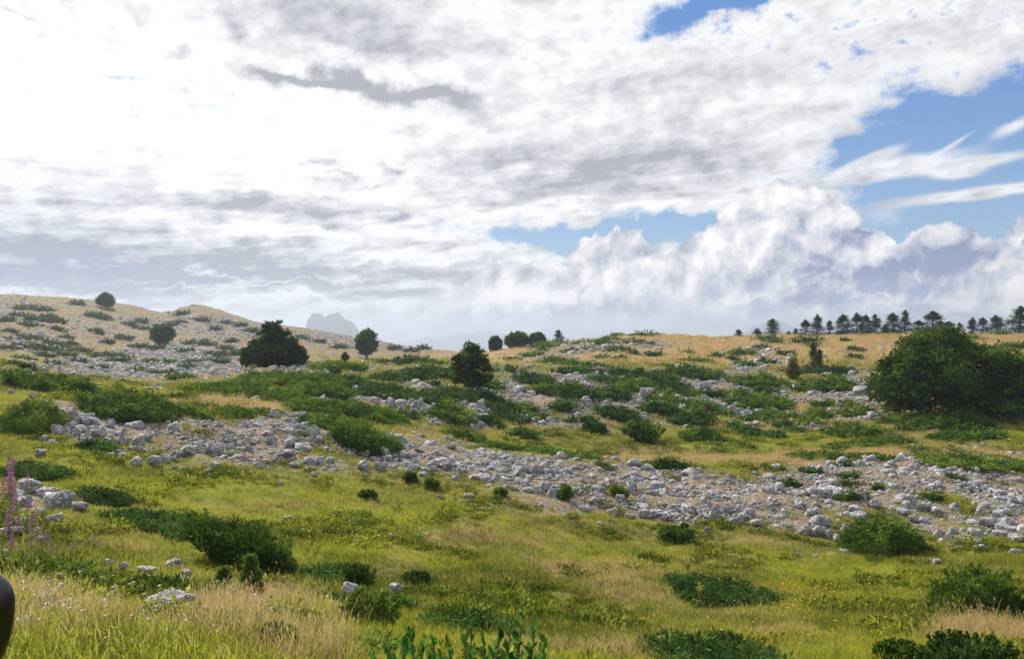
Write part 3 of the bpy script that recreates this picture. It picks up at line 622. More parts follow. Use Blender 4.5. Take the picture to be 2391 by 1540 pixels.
def build_rocks():
    rows = []                                    # x, y, size_x, size_y, size_z, px, py_center, screen size, proto seed
    H2 = []
    for t_ in HAND:
        if t_[1] < 1110 and (max(t_[2:]) >= 36 or t_[3] >= 33) and len(H2) < 215:
            cx, by, w, h = t_
            H2 += [(cx - w * .28, by, w * .48, h * .5), (cx + w * .25, by, w * .5, h * .55), (cx - w * .02, by - h * .33, w * .55, h * .55), (cx + w * .1, by - h * .62, w * .38, h * .42)]
        else: H2.append(t_)
    for cx, by, w, h in H2:
        x, d, z = hit(cx, by - 1); sx = w * d / FX; sz = h * d / FX * 1.1
        FOOT.append((x, d - sx * .25, sx * .55, sx * .75))
        rows.append((x, d + sx * .2, z + sz * .28, sx * 1.05, sx * RNG.uniform(.7, .95), sz, cx, by - h / 2, max(w, h)))
    small = []
    for d0, d1, dens, smin, smax, pw in ((7, 20, 6, .06, .35, 2.2), (20, 28, 36, .05, .5, 1.4), (28, 48, 54, .055, .62, 1.35), (48, 66, 26, .09, .75, 1.6), (66, 100, 12, .13, .9, 1.8), (100, 170, 1.5, .3, 1.2, 2.2), (170, 345, .55, .38, 1.5, 2.2)):
        x, y = ring(d0, d1, dens, .86, 2.5); dry, grn, rk = zones(x, y)
        pr = np.clip((rk - .12) * 1.3, 0.004 if d0 < 48 else .012, 1); k = RNG.random(len(x)) < pr; x, y, rk = x[k], y[k], rk[k]; n = len(x)
        s = smin * (1 - RNG.random(n)) ** (-1 / (pw + 1.2)); s = s * (.7 + .5 * np.clip(rk, 0, 1)) * (1 + .35 * fbm(x * .6, y * .6, 131, 2)); s = np.minimum(s, smax)
        z = Hn(x, y); px, py = proj(x, y, z)
        e = RNG.uniform(.7, 1.3, (n, 3)); e[:, 2] *= .85
        for i in range(n):
            small.append((x[i], y[i], z[i] + s[i] * .12, s[i] * e[i, 0], s[i] * e[i, 1], s[i] * e[i, 2], px[i], py[i], s[i] * FX / y[i]))
    small = np.array(small); print('stones', len(small))
    inside = (small[:, 6] > 0) & (small[:, 6] < 2391) & (small[:, 7] < 1540)
    order = np.argsort(-small[:, 8] * inside); take = []
    for i in order:
        if len(take) + len(rows) >= 296: break
        px, py, dd = small[i, 6], small[i, 7], small[i, 1]
        hx, hd, hz = hit(px, py - small[i, 8] * .4)
        if hd > dd * .93: take.append(i)
    rows += [tuple(small[i]) for i in take]
    rest = np.delete(small, take, 0)
    lab = []
    for k, (x, y, z, sx, sy, sz, px, py, sp) in enumerate(rows):
        tall = sz > sx * 1.05; flatr = sz < sx * .62
        me = ROCKH[(k * 7 + int(px)) % 10] if sp > 16 else ROCKH[4 + (k * 5 + int(px)) % 6]
        bz = max(v.co.z for v in me.vertices) * 2
        o = link('limestone_rock', me, loc=(x, y, z)); o.scale = (sx, sy, sz / bz)
        o.rotation_euler = (RNG.normal(0, .13), RNG.normal(0, .13), RNG.uniform(-.5, .5) + (math.pi if k % 2 else 0))
        szw = 'big' if sp > 34 else 'mid-sized' if sp > 20 else 'small'
        shp = 'upright' if tall else 'flat' if flatr else 'blocky'
        o['category'] = 'rock'; o['group'] = 'pale limestone rocks strewn over the slopes'
        o['label'] = '%s %s grey rock %s' % (szw, shp, where(px, py)); lab.append((o, px))
    number_labels(lab)
    n = len(rest)
    scatter('loose_stones', rest[:, :3], np.stack([RNG.normal(0, .3, n), RNG.normal(0, .3, n), RNG.uniform(0, 6.28, n)], 1), rest[:, 3:6], RNG.integers(0, 8, n), ROCKL, {},
            label='countless small pale stones of the scree and stony slopes', cat='stones')
build_rocks()

# ---------------------------------------------------------------- junipers and other low shrubs
def outline(nk, seed):
    rg = np.random.default_rng(seed); ph = rg.uniform(0, 6.28, 6); am = rg.uniform(.3, 1, 6) * np.array([.09, .09, .07, .05, .04, .03])
    return lambda t: 1 + sum(am[k] * np.sin((k + 2) * t + ph[k]) for k in range(6)) - .05
def shrub(px, py, w, h, kind='mat', hf=None, mat='juniper', seed=0):
    """mesh of one low shrub moulded to the ground; returns mesh, base point, width, height"""
    rg = np.random.default_rng(seed + 1000)
    x, d, z = hit(px, py + h / 2 - 1)
    wm = w * d / FX
    if hf is None: hf = {'mat': .5, 'bush': .9, 'dome': .8, 'vase': .92}[kind]
    vase = kind == 'vase'; kind = 'bush' if vase else kind
    hm = h * hf * d / FX
    if kind == 'mat': hm = min(max(hm, .22), .85 if d < 45 else 1.1)
    # how far back it reaches
    xb, db, zb = hit(px, py + h / 2 - (1 - hf * .8) * h)
    depth = float(np.clip(db - d, wm * (.45 if kind == 'mat' else .7), wm * (1.25 if kind == 'mat' else 1.0)))
    cy = d + depth / 2; s = max(.045 if kind != 'mat' else .055, d * .0026) * (1.5 if kind == 'mat' else 1.35); f = outline(6, seed + 5)
    rx, ry = wm / 2, depth / 2
    def top(a, b):
        r = np.hypot(a, b); rr = r / f(np.arctan2(b, a)); dome = np.sqrt(np.clip(1 - rr ** (3 if kind == 'mat' else 2.4), 0, 1))
        X = x + a * rx; Y = cy + b * ry
        return X, Y, Hn(X, Y), hm * dome * (1 + .30 * fbm(X * .9, Y * .9, seed, 2) + .30 * fbm(X * 2.6, Y * 2.6, seed + 2, 2)), rr
    g = Geo()
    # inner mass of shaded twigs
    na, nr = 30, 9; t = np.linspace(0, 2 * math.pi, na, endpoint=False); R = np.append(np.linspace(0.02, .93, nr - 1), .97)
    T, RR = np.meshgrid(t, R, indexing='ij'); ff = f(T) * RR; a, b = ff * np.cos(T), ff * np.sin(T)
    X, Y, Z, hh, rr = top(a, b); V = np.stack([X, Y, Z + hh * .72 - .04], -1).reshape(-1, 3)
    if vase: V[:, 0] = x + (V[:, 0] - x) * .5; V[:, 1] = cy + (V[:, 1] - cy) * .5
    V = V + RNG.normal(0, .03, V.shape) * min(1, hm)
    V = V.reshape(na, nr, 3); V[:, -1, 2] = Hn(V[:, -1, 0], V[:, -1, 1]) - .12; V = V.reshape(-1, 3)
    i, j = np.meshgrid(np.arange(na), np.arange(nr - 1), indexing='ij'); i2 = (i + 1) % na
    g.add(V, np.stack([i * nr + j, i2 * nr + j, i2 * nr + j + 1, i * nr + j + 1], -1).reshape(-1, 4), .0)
    area = math.pi * rx * ry + (math.pi * (rx + ry) * hm)
    n = int(np.clip(area / (s * s) * 3.2, 200, 26000)); nc = n // 9; n = nc * 9
    A = rg.uniform(0, 6.28, nc); rad = np.sqrt(rg.random(nc)); rad = np.where(rg.random(nc) < .3, 1 - .12 * rg.random(nc), rad); A = np.repeat(A, 9); rad = np.repeat(rad, 9)
    fa = f(A) * rad; a, b = fa * np.cos(A), fa * np.sin(A); X, Y, Z, hh, rr = top(a, b)
    lift = np.repeat(rg.uniform(.35, 1.0, nc) ** .55, 9)
    P = np.stack([X, Y, Z + hh * lift - .01], 1) + rg.normal(0, 1, (n, 3)) * s * [.75, .75, .28]
    if vase:
        q = .5 + .5 * np.clip(hh * lift / hm, 0, 1) ** .8; P[:, 0] = x + (P[:, 0] - x) * q; P[:, 1] = cy + (P[:, 1] - cy) * q
    out = np.stack([a * ry, b * rx, np.full(n, .01)], 1); out = norm(out) * (rad ** 2)[:, None]
    cl = np.repeat(rg.normal(0, .6, (nc, 3)), 9, 0) * [1, 1, .3]
    D = out * 1.1 + cl + rg.normal(0, .38, (n, 3)) + np.array([0, 0, .45 if kind != 'bush' else .9])
    tint = np.clip(np.repeat(rg.random(nc), 9) * .8 + .25 * rg.random(n) + .25 * fbm(X * 1.5, Y * 1.5, seed + 8, 2) - .05, 0, 1)
    cards(g, P, D, s * rg.uniform(.7, 1.5, n) * (1.15 if kind == 'bush' else 1), .34, tint, rg, .15, np.repeat(rg.normal(0, .45, (nc, 3)), 9, 0) + out * .5 + [0, -.15, 1.])
    if kind == 'bush':                             # sprays that stand out of the outline
        k = 40; A = rg.uniform(0, 6.28, k); rad = rg.uniform(.4, 1.0, k); fa = f(A) * rad; X, Y, Z, hh, rr = top(fa * np.cos(A), fa * np.sin(A))
        for q in range(k):
            m_ = 40; tt = rg.random(m_); dr = norm(np.array([math.cos(A[q]) * rad[q] * .7, math.sin(A[q]) * rad[q] * .7, 1.0]) + rg.normal(0, .2, 3))
            PP = np.array([X[q], Y[q], Z[q] + hh[q] * .8]) + dr * (tt * hm * .42)[:, None] + rg.normal(0, .05 * hm, (m_, 3)) * (1.1 - tt)[:, None]
            cards(g, PP, dr + rg.normal(0, .5, (m_, 3)), s * rg.uniform(.8, 1.5, m_), .3, rg.random(m_), rg)
    FOOT.append((x, cy, rx * (.55 if vase else .9), ry * (.55 if vase else .9)))
    base = (x, cy, float(Hn(x, cy)))
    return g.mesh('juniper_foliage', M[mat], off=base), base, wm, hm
# (centre px, centre row, width, height, kind, height factor, material, label or None)
SH = [(50,882,150,56,'mat',.6,'juniper','sunlit juniper carpet along the far left edge above the rock pile'),(150,897,130,40,'mat',.6,'juniper','juniper mat behind two small rocks, above the feathery juniper bank'),
 (35,965,140,104,'mat',.6,'juniper','large dark juniper spilling in from the left edge beside the rock pile'),(240,932,235,100,'mat',.6,'juniper','big feathery juniper bank sprawling above the left rock pile'),
 (195,1038,100,46,'mat',.4,'juniper_blue',None),(25,1092,150,64,'mat',.4,'juniper_blue','dark creeping juniper at left edge behind the pink fireweed'),
 (640,885,300,48,'mat',.5,'juniper','long juniper carpet on the middle rise below the dark conifer'),(480,907,190,30,'mat',.5,'juniper',None),(610,925,200,34,'mat',.5,'juniper',None),(715,905,180,50,'mat',.5,'juniper',None),(640,851,150,22,'mat',.7,'juniper',None),(545,900,140,26,'mat',.5,'juniper',None),
 (715,946,170,38,'mat',.5,'juniper',None),(750,984,130,44,'mat',.5,'juniper',None),(840,1016,165,90,'dome',.75,'juniper','rounded juniper mound left of centre standing over the stone belt'),(830,958,200,50,'mat',.5,'juniper',None),(885,914,150,44,'mat',.5,'juniper_blue',None),
 (800,890,130,40,'mat',.5,'juniper_blue',None),(905,884,90,25,'mat',.5,'juniper_blue',None),(990,873,150,40,'mat',.6,'juniper_blue',None),(1000,926,120,42,'mat',.5,'juniper_blue',None),(1050,966,115,56,'mat',.6,'juniper',None),(965,1000,85,18,'mat',.6,'juniper',None),
 (1080,1018,125,28,'mat',.6,'juniper',None),(1190,1045,130,24,'mat',.6,'juniper',None),(1290,1058,130,22,'mat',.6,'juniper',None),(1370,1068,70,14,'mat',.6,'juniper',None),(1222,1016,72,26,'mat',.6,'juniper_blue',None),(1160,955,60,35,'mat',.6,'juniper_blue',None),(1148,985,62,30,'mat',.6,'juniper_blue',None),
 (1345,917,135,42,'mat',.6,'juniper_blue',None),(1320,951,68,38,'mat',.6,'juniper_blue',None),(1250,885,105,34,'mat',.6,'juniper_blue',None),(1345,869,115,20,'mat',.7,'juniper_blue',None),(1425,890,90,22,'mat',.6,'juniper_blue',None),(1450,968,115,44,'mat',.6,'juniper_blue',None),(1440,922,92,36,'mat',.6,'juniper_blue',None),
 (1530,880,145,36,'mat',.6,'juniper_blue',None),(1550,955,105,42,'mat',.6,'juniper_blue',None),(1500,992,60,18,'mat',.6,'juniper_blue',None),(1390,1003,56,26,'bush',.8,'juniper_blue',None),(1508,1018,96,42,'vase',.85,'juniper','bowl-shaped juniper alone in the grassy hollow with a yellow flower'),(1595,985,60,24,'mat',.6,'juniper_blue',None),
 (950,846,170,15,'mat',.8,'juniper_blue','dark thin juniper strip on the crest between round tree and lone tree'),(815,857,64,26,'mat',.6,'juniper',None),(765,856,110,24,'mat',.6,'juniper',None),(1190,866,85,16,'mat',.7,'juniper_blue',None),(1120,930,120,44,'mat',.6,'juniper_blue',None),(1130,895,90,32,'mat',.6,'juniper_blue',None),(1060,915,80,34,'mat',.6,'juniper_blue',None),
 (1295,843,68,16,'mat',.6,'juniper',None),(1340,848,44,14,'mat',.6,'juniper',None),(1390,856,62,9,'mat',.7,'juniper_blue',None),(1242,832,48,11,'mat',.6,'juniper',None),(1280,808,80,11,'mat',.6,'juniper',None),(1365,800,44,9,'mat',.6,'juniper',None),(1408,802,52,12,'mat',.6,'juniper',None),(1449,818,54,14,'mat',.6,'juniper_blue',None),(1480,826,26,9,'mat',.6,'juniper_blue',None),(1533,828,40,14,'dome',.8,'juniper_blue',None),
 (1374,817,24,8,'mat',.6,'juniper',None),(1405,836,34,9,'mat',.6,'juniper',None),(1455,838,24,9,'mat',.6,'juniper_blue',None),(1503,784,76,7,'mat',.8,'juniper',None),(1440,784,28,6,'dome',.8,'juniper_blue',None),(1480,800,52,8,'mat',.6,'juniper',None),(1510,806,40,9,'mat',.6,'juniper',None),(1430,793,46,7,'mat',.6,'juniper',None),(1197,841,30,11,'mat',.6,'juniper',None),(1330,822,40,8,'mat',.6,'juniper',None),(1300,795,40,6,'mat',.6,'juniper',None),(1265,820,30,7,'mat',.6,'juniper',None),(1560,857,60,8,'mat',.6,'juniper_blue',None),
 (1743,826,54,20,'dome',.8,'juniper','rounded juniper on the orange slope, darkest clump above the stone field'),(1675,834,30,9,'mat',.6,'juniper_blue',None),(1712,838,18,9,'dome',.7,'juniper_blue',None),(1752,850,46,18,'mat',.6,'juniper',None),(1796,844,28,15,'mat',.6,'juniper_blue',None),(1814,800,42,9,'mat',.7,'juniper_blue',None),(1795,792,66,6,'mat',.8,'juniper_blue',None),(1780,813,28,8,'mat',.6,'juniper_blue',None),
 (1887,796,70,12,'mat',.8,'juniper_blue',None),(1839,828,26,9,'mat',.6,'juniper_blue',None),(1900,806,26,9,'mat',.6,'juniper_blue',None),(1974,798,20,6,'mat',.6,'juniper_blue',None),(2009,819,32,9,'mat',.6,'juniper_blue',None),(2004,834,28,9,'mat',.6,'juniper_blue',None),(1611,824,20,7,'mat',.6,'juniper_blue',None),(1619,841,40,12,'mat',.6,'juniper',None),(1650,846,20,7,'mat',.6,'juniper',None),
 (1640,874,150,34,'mat',.6,'juniper_blue',None),(1788,888,142,44,'mat',.7,'juniper','smooth dark juniper cushion in the middle of the right slope'),(1930,868,180,18,'mat',.7,'juniper_blue',None),(1945,901,158,32,'mat',.6,'juniper',None),(1980,912,40,12,'mat',.6,'juniper_blue',None),(1668,922,68,22,'mat',.6,'juniper_blue',None),(1732,919,50,22,'mat',.6,'juniper',None),(1805,942,134,46,'mat',.5,'juniper',None),(1610,946,56,32,'mat',.6,'juniper_blue',None),
 (1640,978,100,38,'mat',.6,'juniper_blue',None),(1707,967,44,18,'mat',.6,'juniper',None),(1927,944,52,20,'mat',.6,'juniper',None),(1987,945,44,16,'mat',.6,'juniper',None),(1925,969,68,28,'mat',.6,'juniper',None),(2018,963,88,28,'mat',.6,'juniper',None),(1772,981,88,16,'mat',.6,'juniper',None),(1835,990,48,24,'dome',.6,'juniper',None),(1900,986,68,18,'mat',.6,'juniper',None),(1719,996,34,16,'mat',.6,'juniper_blue',None),
 (1760,1008,72,26,'mat',.6,'juniper_blue',None),(1821,1018,58,20,'mat',.7,'juniper_blue',None),(1868,1003,48,18,'mat',.6,'juniper_blue',None),(1645,1016,106,42,'dome',.8,'juniper','second bowl-shaped juniper in the hollow, right of the first'),(1680,1038,50,14,'mat',.6,'juniper',None),(1754,1047,28,10,'mat',.6,'juniper_blue',None),(1965,1007,62,22,'mat',.6,'juniper',None),(2025,1008,134,34,'mat',.6,'juniper',None),
 (2125,980,145,30,'mat',.6,'juniper','juniper mat at the left foot of the great dark bush'),(2134,1002,74,18,'mat',.6,'juniper',None),(2260,993,200,34,'bush',.7,'juniper','scrubby juniper row in front of the great dark bush'),(2290,1018,215,28,'mat',.6,'juniper',None),(1955,1045,72,18,'mat',.6,'juniper',None),(2065,1034,155,20,'mat',.6,'juniper',None),(1932,1066,168,24,'mat',.6,'juniper','long feathery juniper strip on the dry crest right of centre'),(2078,1073,74,18,'mat',.6,'juniper',None),
 (2146,1056,92,12,'mat',.7,'juniper',None),(2310,1083,260,50,'mat',.6,'juniper','wide green juniper mat at the right edge above the stones'),(2385,810,75,20,'mat',.7,'juniper','juniper clump at the right edge of the orange hill'),(2340,782,40,6,'mat',.7,'juniper',None),(2283,792,28,6,'mat',.7,'juniper',None),
 (2092,1257,200,92,'dome',.92,'juniper','big domed juniper at the foot of the rock band, right foreground'),(1998,1163,74,32,'mat',.6,'juniper_blue',None),(2184,1165,60,26,'mat',.6,'juniper_blue',None),(1852,1130,58,30,'dome',.6,'juniper_blue',None),(1902,1103,52,16,'mat',.6,'juniper_blue',None),(1992,1110,54,18,'mat',.6,'juniper_blue',None),(1984,1134,48,14,'mat',.6,'juniper_blue',None),(2059,1140,50,18,'mat',.6,'juniper_blue',None),(2239,1118,46,14,'mat',.6,'juniper_blue',None),(1979,1088,52,10,'mat',.6,'juniper_blue',None),
 (1735,1375,285,112,'mat',.42,'juniper_blue','low dark juniper patch dotted with yellow and white flowers, right foreground'),(2345,1400,220,112,'bush',.85,'juniper','bright green tousled juniper bush at the right edge'),(2310,1535,280,92,'bush',.7,'juniper_blue','dark juniper bush filling the lower right corner'),(1710,1530,390,90,'mat',.42,'juniper_blue','large low juniper patch along the bottom edge right of centre'),(2115,1538,90,54,'bush',.7,'juniper','small juniper at bottom edge between two larger dark ones'),
 (1587,1255,84,44,'bush',.8,'juniper','small round green juniper in the grass just below the stone belt'),(2212,1368,40,18,'mat',.5,'juniper',None),(1560,1087,98,28,'mat',.7,'juniper','dark juniper mound on the crest line right of centre'),(1415,1091,42,20,'mat',.6,'juniper_blue',None),(1447,1157,38,24,'bush',.8,'juniper',None),(1320,1160,24,30,'bush',.8,'juniper',None),(1169,1155,20,16,'bush',.8,'juniper',None),(1008,1138,32,24,'bush',.8,'juniper',None),(957,1125,26,20,'bush',.8,'juniper',None),(857,1161,38,20,'bush',.7,'juniper',None),
 (971,1355,58,30,'bush',.6,'juniper',None),(1075,1460,210,50,'mat',.4,'juniper_blue','flat patchy juniper behind the bright leafy shoots, bottom centre'),(830,1348,64,62,'bush',.9,'juniper','young upright juniper with a pointed leader beside grey boulder'),(858,1432,125,74,'bush',.85,'juniper','twin-crowned dark juniper bush among dry stems, lower centre-left'),(928,1412,66,26,'mat',.7,'juniper',None),
 (850,1515,170,50,'mat',.5,'juniper',None),(210,1156,150,50,'mat',.35,'juniper_blue','flat bluish juniper sheet right of the left boulders'),(350,1214,340,86,'mat',.28,'juniper_blue','creeping dark juniper sheet spreading behind the vase-shaped bush'),(525,1288,375,120,'vase',.95,'juniper','large vase-shaped juniper bush with feathery tips, left foreground'),(740,1337,190,54,'mat',.5,'juniper_blue','dark juniper mat right of the vase-shaped bush'),
 (765,1392,92,56,'dome',.6,'juniper_blue','shaggy low juniper leaning on a grey boulder'),(585,1356,78,104,'cone',.95,'juniper','little pale feathery juniper in front of the vase-shaped bush'),(522,1356,30,46,'cone',.9,'juniper','tiny upright juniper left of the little pale feathery one'),(120,1335,150,50,'mat',.5,'juniper',None),(330,1372,150,56,'mat',.5,'juniper',None),(470,1390,120,40,'mat',.5,'juniper',None),(40,1310,100,44,'mat',.5,'juniper',None),(640,1490,90,40,'bush',.6,'juniper',None),(700,1480,60,34,'bush',.6,'juniper',None)]
FAR = [(45,720,48,11),(90,724,30,9),(70,746,38,8),(30,737,30,7),(112,741,32,8),(105,751,22,6),(132,752,20,9),(215,738,40,10),(219,777,20,6),(405,759,36,9),(328,753,22,7),(470,748,32,10),(423,736,22,5),(522,757,22,5),(287,791,26,6),(252,803,18,6),(160,806,18,6),(150,831,42,8),(95,830,34,11),(45,833,30,10),(210,831,40,9),(270,831,60,12),(262,842,40,14),(225,860,30,12),(290,846,26,9),(310,864,28,12),(340,848,40,10),(380,849,42,10),(395,873,28,8),(350,873,30,7),(440,846,30,9),(433,859,32,12),(490,842,52,14),(500,832,50,8),(420,821,30,10),(360,816,50,6),(320,811,40,7),(440,804,34,7),(470,803,42,9),(525,816,22,8),(515,831,30,8),(545,826,30,9),
 (60,786,70,9),(100,797,80,9),(90,813,60,10),(30,791,50,10),(40,806,50,10),(130,819,40,9),(20,776,30,8),(180,712,18,4),(240,745,20,5),(150,790,20,5),(190,820,30,6),(330,770,18,5),(560,762,20,5),(585,775,22,5),(700,790,26,6),(740,800,22,5),(790,812,30,6),(640,792,24,5),(920,816,24,5),(960,822,20,5),(990,816,14,5),(60,760,40,8),(15,750,30,8),(130,770,24,6),(10,815,30,8),(180,845,30,8),(120,850,36,8),(60,858,40,8),(20,850,30,8),(370,795,22,5),(300,760,18,5),(500,770,18,5),(540,800,20,5)]
def fill_in():
    rg = np.random.default_rng(99); n = 0
    for _ in range(900):
        if n >= 92: break
        px, py = rg.uniform(380, 2020), rg.uniform(866, 1000)
        if py > 930 + .06 * (px - 400) and px < 1150 and py > 975: continue
        if px > 1200 and py > 985: continue
        if any(abs(px - q[0]) < (q[2] + 40) * .42 and abs(py - q[1]) < (q[3] + 10) * .45 for q in SH): continue
        if sum(b[4] * math.exp(-((px - b[0]) / b[2]) ** 2 - ((py - b[1]) / b[3]) ** 2) for b in ROCK) > .75: continue
        if sum(b[4] * math.exp(-((px - b[0]) / b[2]) ** 2 - ((py - b[1]) / b[3]) ** 2) for b in DRY) > .5: continue
        w = rg.uniform(44, 105); SH.append((round(px), round(py), w, w * rg.uniform(.26, .42), 'mat', .6, 'juniper_blue' if rg.random() < .6 else 'juniper', None)); n += 1
fill_in()
def cone_mesh(px, py, w, h, seed):
    rg = np.random.default_rng(seed); x, d, z = hit(px, py + h / 2); wm, hm = w * d / FX, h * d / FX
    g = Geo(); L = [(0, hm)] + [(rg.uniform(-.3, .3) * wm, hm * rg.uniform(.45, .75)) for _ in range(4)]
    for ox, hh in L:
        n = 1500 if ox == 0 else 600; t = rg.random(n) ** .8; r = (1 - t) ** .8 * wm * (.36 if ox == 0 else .2); A = rg.uniform(0, 6.28, n); rr = r * np.sqrt(rg.random(n)) * (1 + .3 * np.sin(t * 40 + A * 2))
        P = np.stack([x + ox + rr * np.cos(A), d + ox * .6 + rr * np.sin(A), z + t * hh], 1); D = np.stack([np.cos(A), np.sin(A), np.full(n, .9)], 1) + rg.normal(0, .4, (n, 3))
        cards(g, P, D, rg.uniform(.06, .12, n), .3, .45 + .55 * rg.random(n), rg)
    return g.mesh('juniper_foliage', M['juniper'], off=(x, d, z)), (x, d, z), wm, hm
def stems_mesh(g, base, hm, wm, seed, n=6, y0=None):
    rg = np.random.default_rng(seed)
    for k in range(n):
        a = rg.uniform(0, 6.28); r = rg.uniform(.2, .8) * wm * .35
        p = [np.array([0, 0, -.1]), np.array([math.cos(a) * r * .4, math.sin(a) * r * .4, hm * .3]), np.array([math.cos(a) * r, math.sin(a) * r, hm * .75])]
        tube(g, p, [hm * .035 + .008, hm * .025 + .006, .006], 5)
def build_shrubs():
    lab = []; tot = 0
    for k, (px, py, w, h, kind, hf, mat, label) in enumerate(SH):
        me, base, wm, hm = cone_mesh(px, py, w, h, 500 + k) if kind == 'cone' else shrub(px, py, w, h, kind, hf, mat, k)
        tot += len(me.polygons)
        if kind in ('bush', 'vase', 'cone'):
            o = link('juniper_bush', None, loc=base); g = Geo(); stems_mesh(g, base, hm, wm, k)
            link('foliage', me, o); link('stems', g.mesh('juniper_stems', M['bark']), o); o['category'] = 'bush'; word = 'upright juniper bush'
        else:
            o = link('creeping_juniper', me, loc=base); o['category'] = 'shrub'; word = 'low juniper mound' if kind == 'dome' else 'flat juniper mat'
        o['group'] = 'junipers spread over the stony ground'
        sz = 'tiny' if w < 32 else 'small' if w < 60 else 'medium' if w < 110 else 'broad'
        col = 'dark ' if mat == 'juniper_blue' else 'green '
        o['label'] = label or '%s %s%s %s' % (sz, col, word, where(px, py))
        lab.append((o, px))
    for k, (px, py, w, h) in enumerate(FAR):
        me, base, wm, hm = shrub(px, py, w, h, 'mat', .75, 'juniper_far', 700 + k); tot += len(me.polygons)
        o = link('hillside_juniper', me, loc=base); o['category'] = 'shrub'; o['group'] = 'dark shrubs on the distant left hills'
        o['label'] = '%s dark hillside shrub %s' % ('wide' if w > 38 else 'narrow' if w > 24 else 'tiny', where(px, py)); lab.append((o, px))
    number_labels(lab); print('shrub faces', tot)
build_shrubs()
build_grass()

# ---------------------------------------------------------------- trees
def crown(g, lobes, ncl, per, L, rc, rg, flat=.5, up=.2, fill=.35, tintb=0., rmin=.82, spray=0):
    lb = np.array(lobes, float); wgt = (lb[:, 3] * lb[:, 4] + lb[:, 3] * lb[:, 5]); wgt /= wgt.sum(); made = 0; guard = 0
    C, Dn = [], []
    while len(C) < ncl and guard < ncl * 30:
        guard += 1; k = rg.choice(len(lb), p=wgt); u = norm(rg.normal(size=3)); f = rg.uniform(rmin, 1.02) if rg.random() > fill else rg.uniform(.35, .85)
        p = lb[k, :3] + u * lb[k, 3:6] * f
        ins = ((p - lb[:, :3]) / lb[:, 3:6]); q = (ins ** 2).sum(1); q[k] = 9
        if q.min() < .55 and rg.random() < .8: continue
        C.append(p); Dn.append(norm(u / lb[k, 3:6] + 1e-9))
    C = np.array(C); Dn = np.array(Dn); n = len(C) * per
    Pc = np.repeat(C, per, 0); Dc = np.repeat(Dn, per, 0); s = rc * rg.uniform(.6, 1.3, len(C)); s = np.repeat(s, per)[:, None]
    off = norm(rg.normal(size=(n, 3))) * rg.random((n, 1)) ** .5; off[:, 2] *= flat
    P = Pc + off * s + Dc * (rg.random((n, 1)) - .3) * s * .7
    D = Dc * .7 + off * .9 + rg.normal(0, .45, (n, 3)) + [0, 0, up]
    ct = np.repeat(rg.random(len(C)), per)
    nvec = np.repeat(Dn * .55 + rg.normal(0, .3, Dn.shape), per, 0) + [0, -.1, .9]
    cards(g, P, D, L * rg.uniform(.6, 1.4, n), .55, np.clip(ct * .75 + rg.random(n) * .25 + tintb, 0, 1), rg, .15, nvec)
    for k in rg.choice(len(C), min(spray, len(C)), False):          # shoots that break the outline
        if C[k][2] < .3 * C[:, 2].max(): continue
        m_ = 16; t = rg.random(m_)[:, None]; dr = norm(Dn[k] * .8 + [0, 0, .9] + rg.normal(0, .2, 3)); PP = C[k] + dr * t * min(rc * 1.1, .75) * 1.3 + rg.normal(0, L * .5, (m_, 3)) * (1.1 - t)
        cards(g, PP, dr + rg.normal(0, .5, (m_, 3)), L * .8, .45, rg.random(m_), rg)
def limb(g, p0, p1, r0, r1, rg, sag=.08, n=6):
    p0, p1 = np.array(p0, float), np.array(p1, float); t = np.linspace(0, 1, n)[:, None]; Ld = np.linalg.norm(p1 - p0)
    pts = p0 + (p1 - p0) * t + rg.normal(0, sag * .3, (n, 3)) * Ld * t * (1 - t) * 3; pts[:, 2] += Ld * sag * np.sin(t[:, 0] * 3.14)
    tube(g, pts, np.linspace(r0, r1, n), 6)
def tree(name, label, cat, loc, gc, gt, mat, group=None):
    o = link(name, None, loc=loc, label=label, cat=cat, group=group)
    link('crown', gc.mesh(name + '_crown', M[mat]), o); link('trunk', gt.mesh(name + '_trunk', M['bark'], True), o); return o
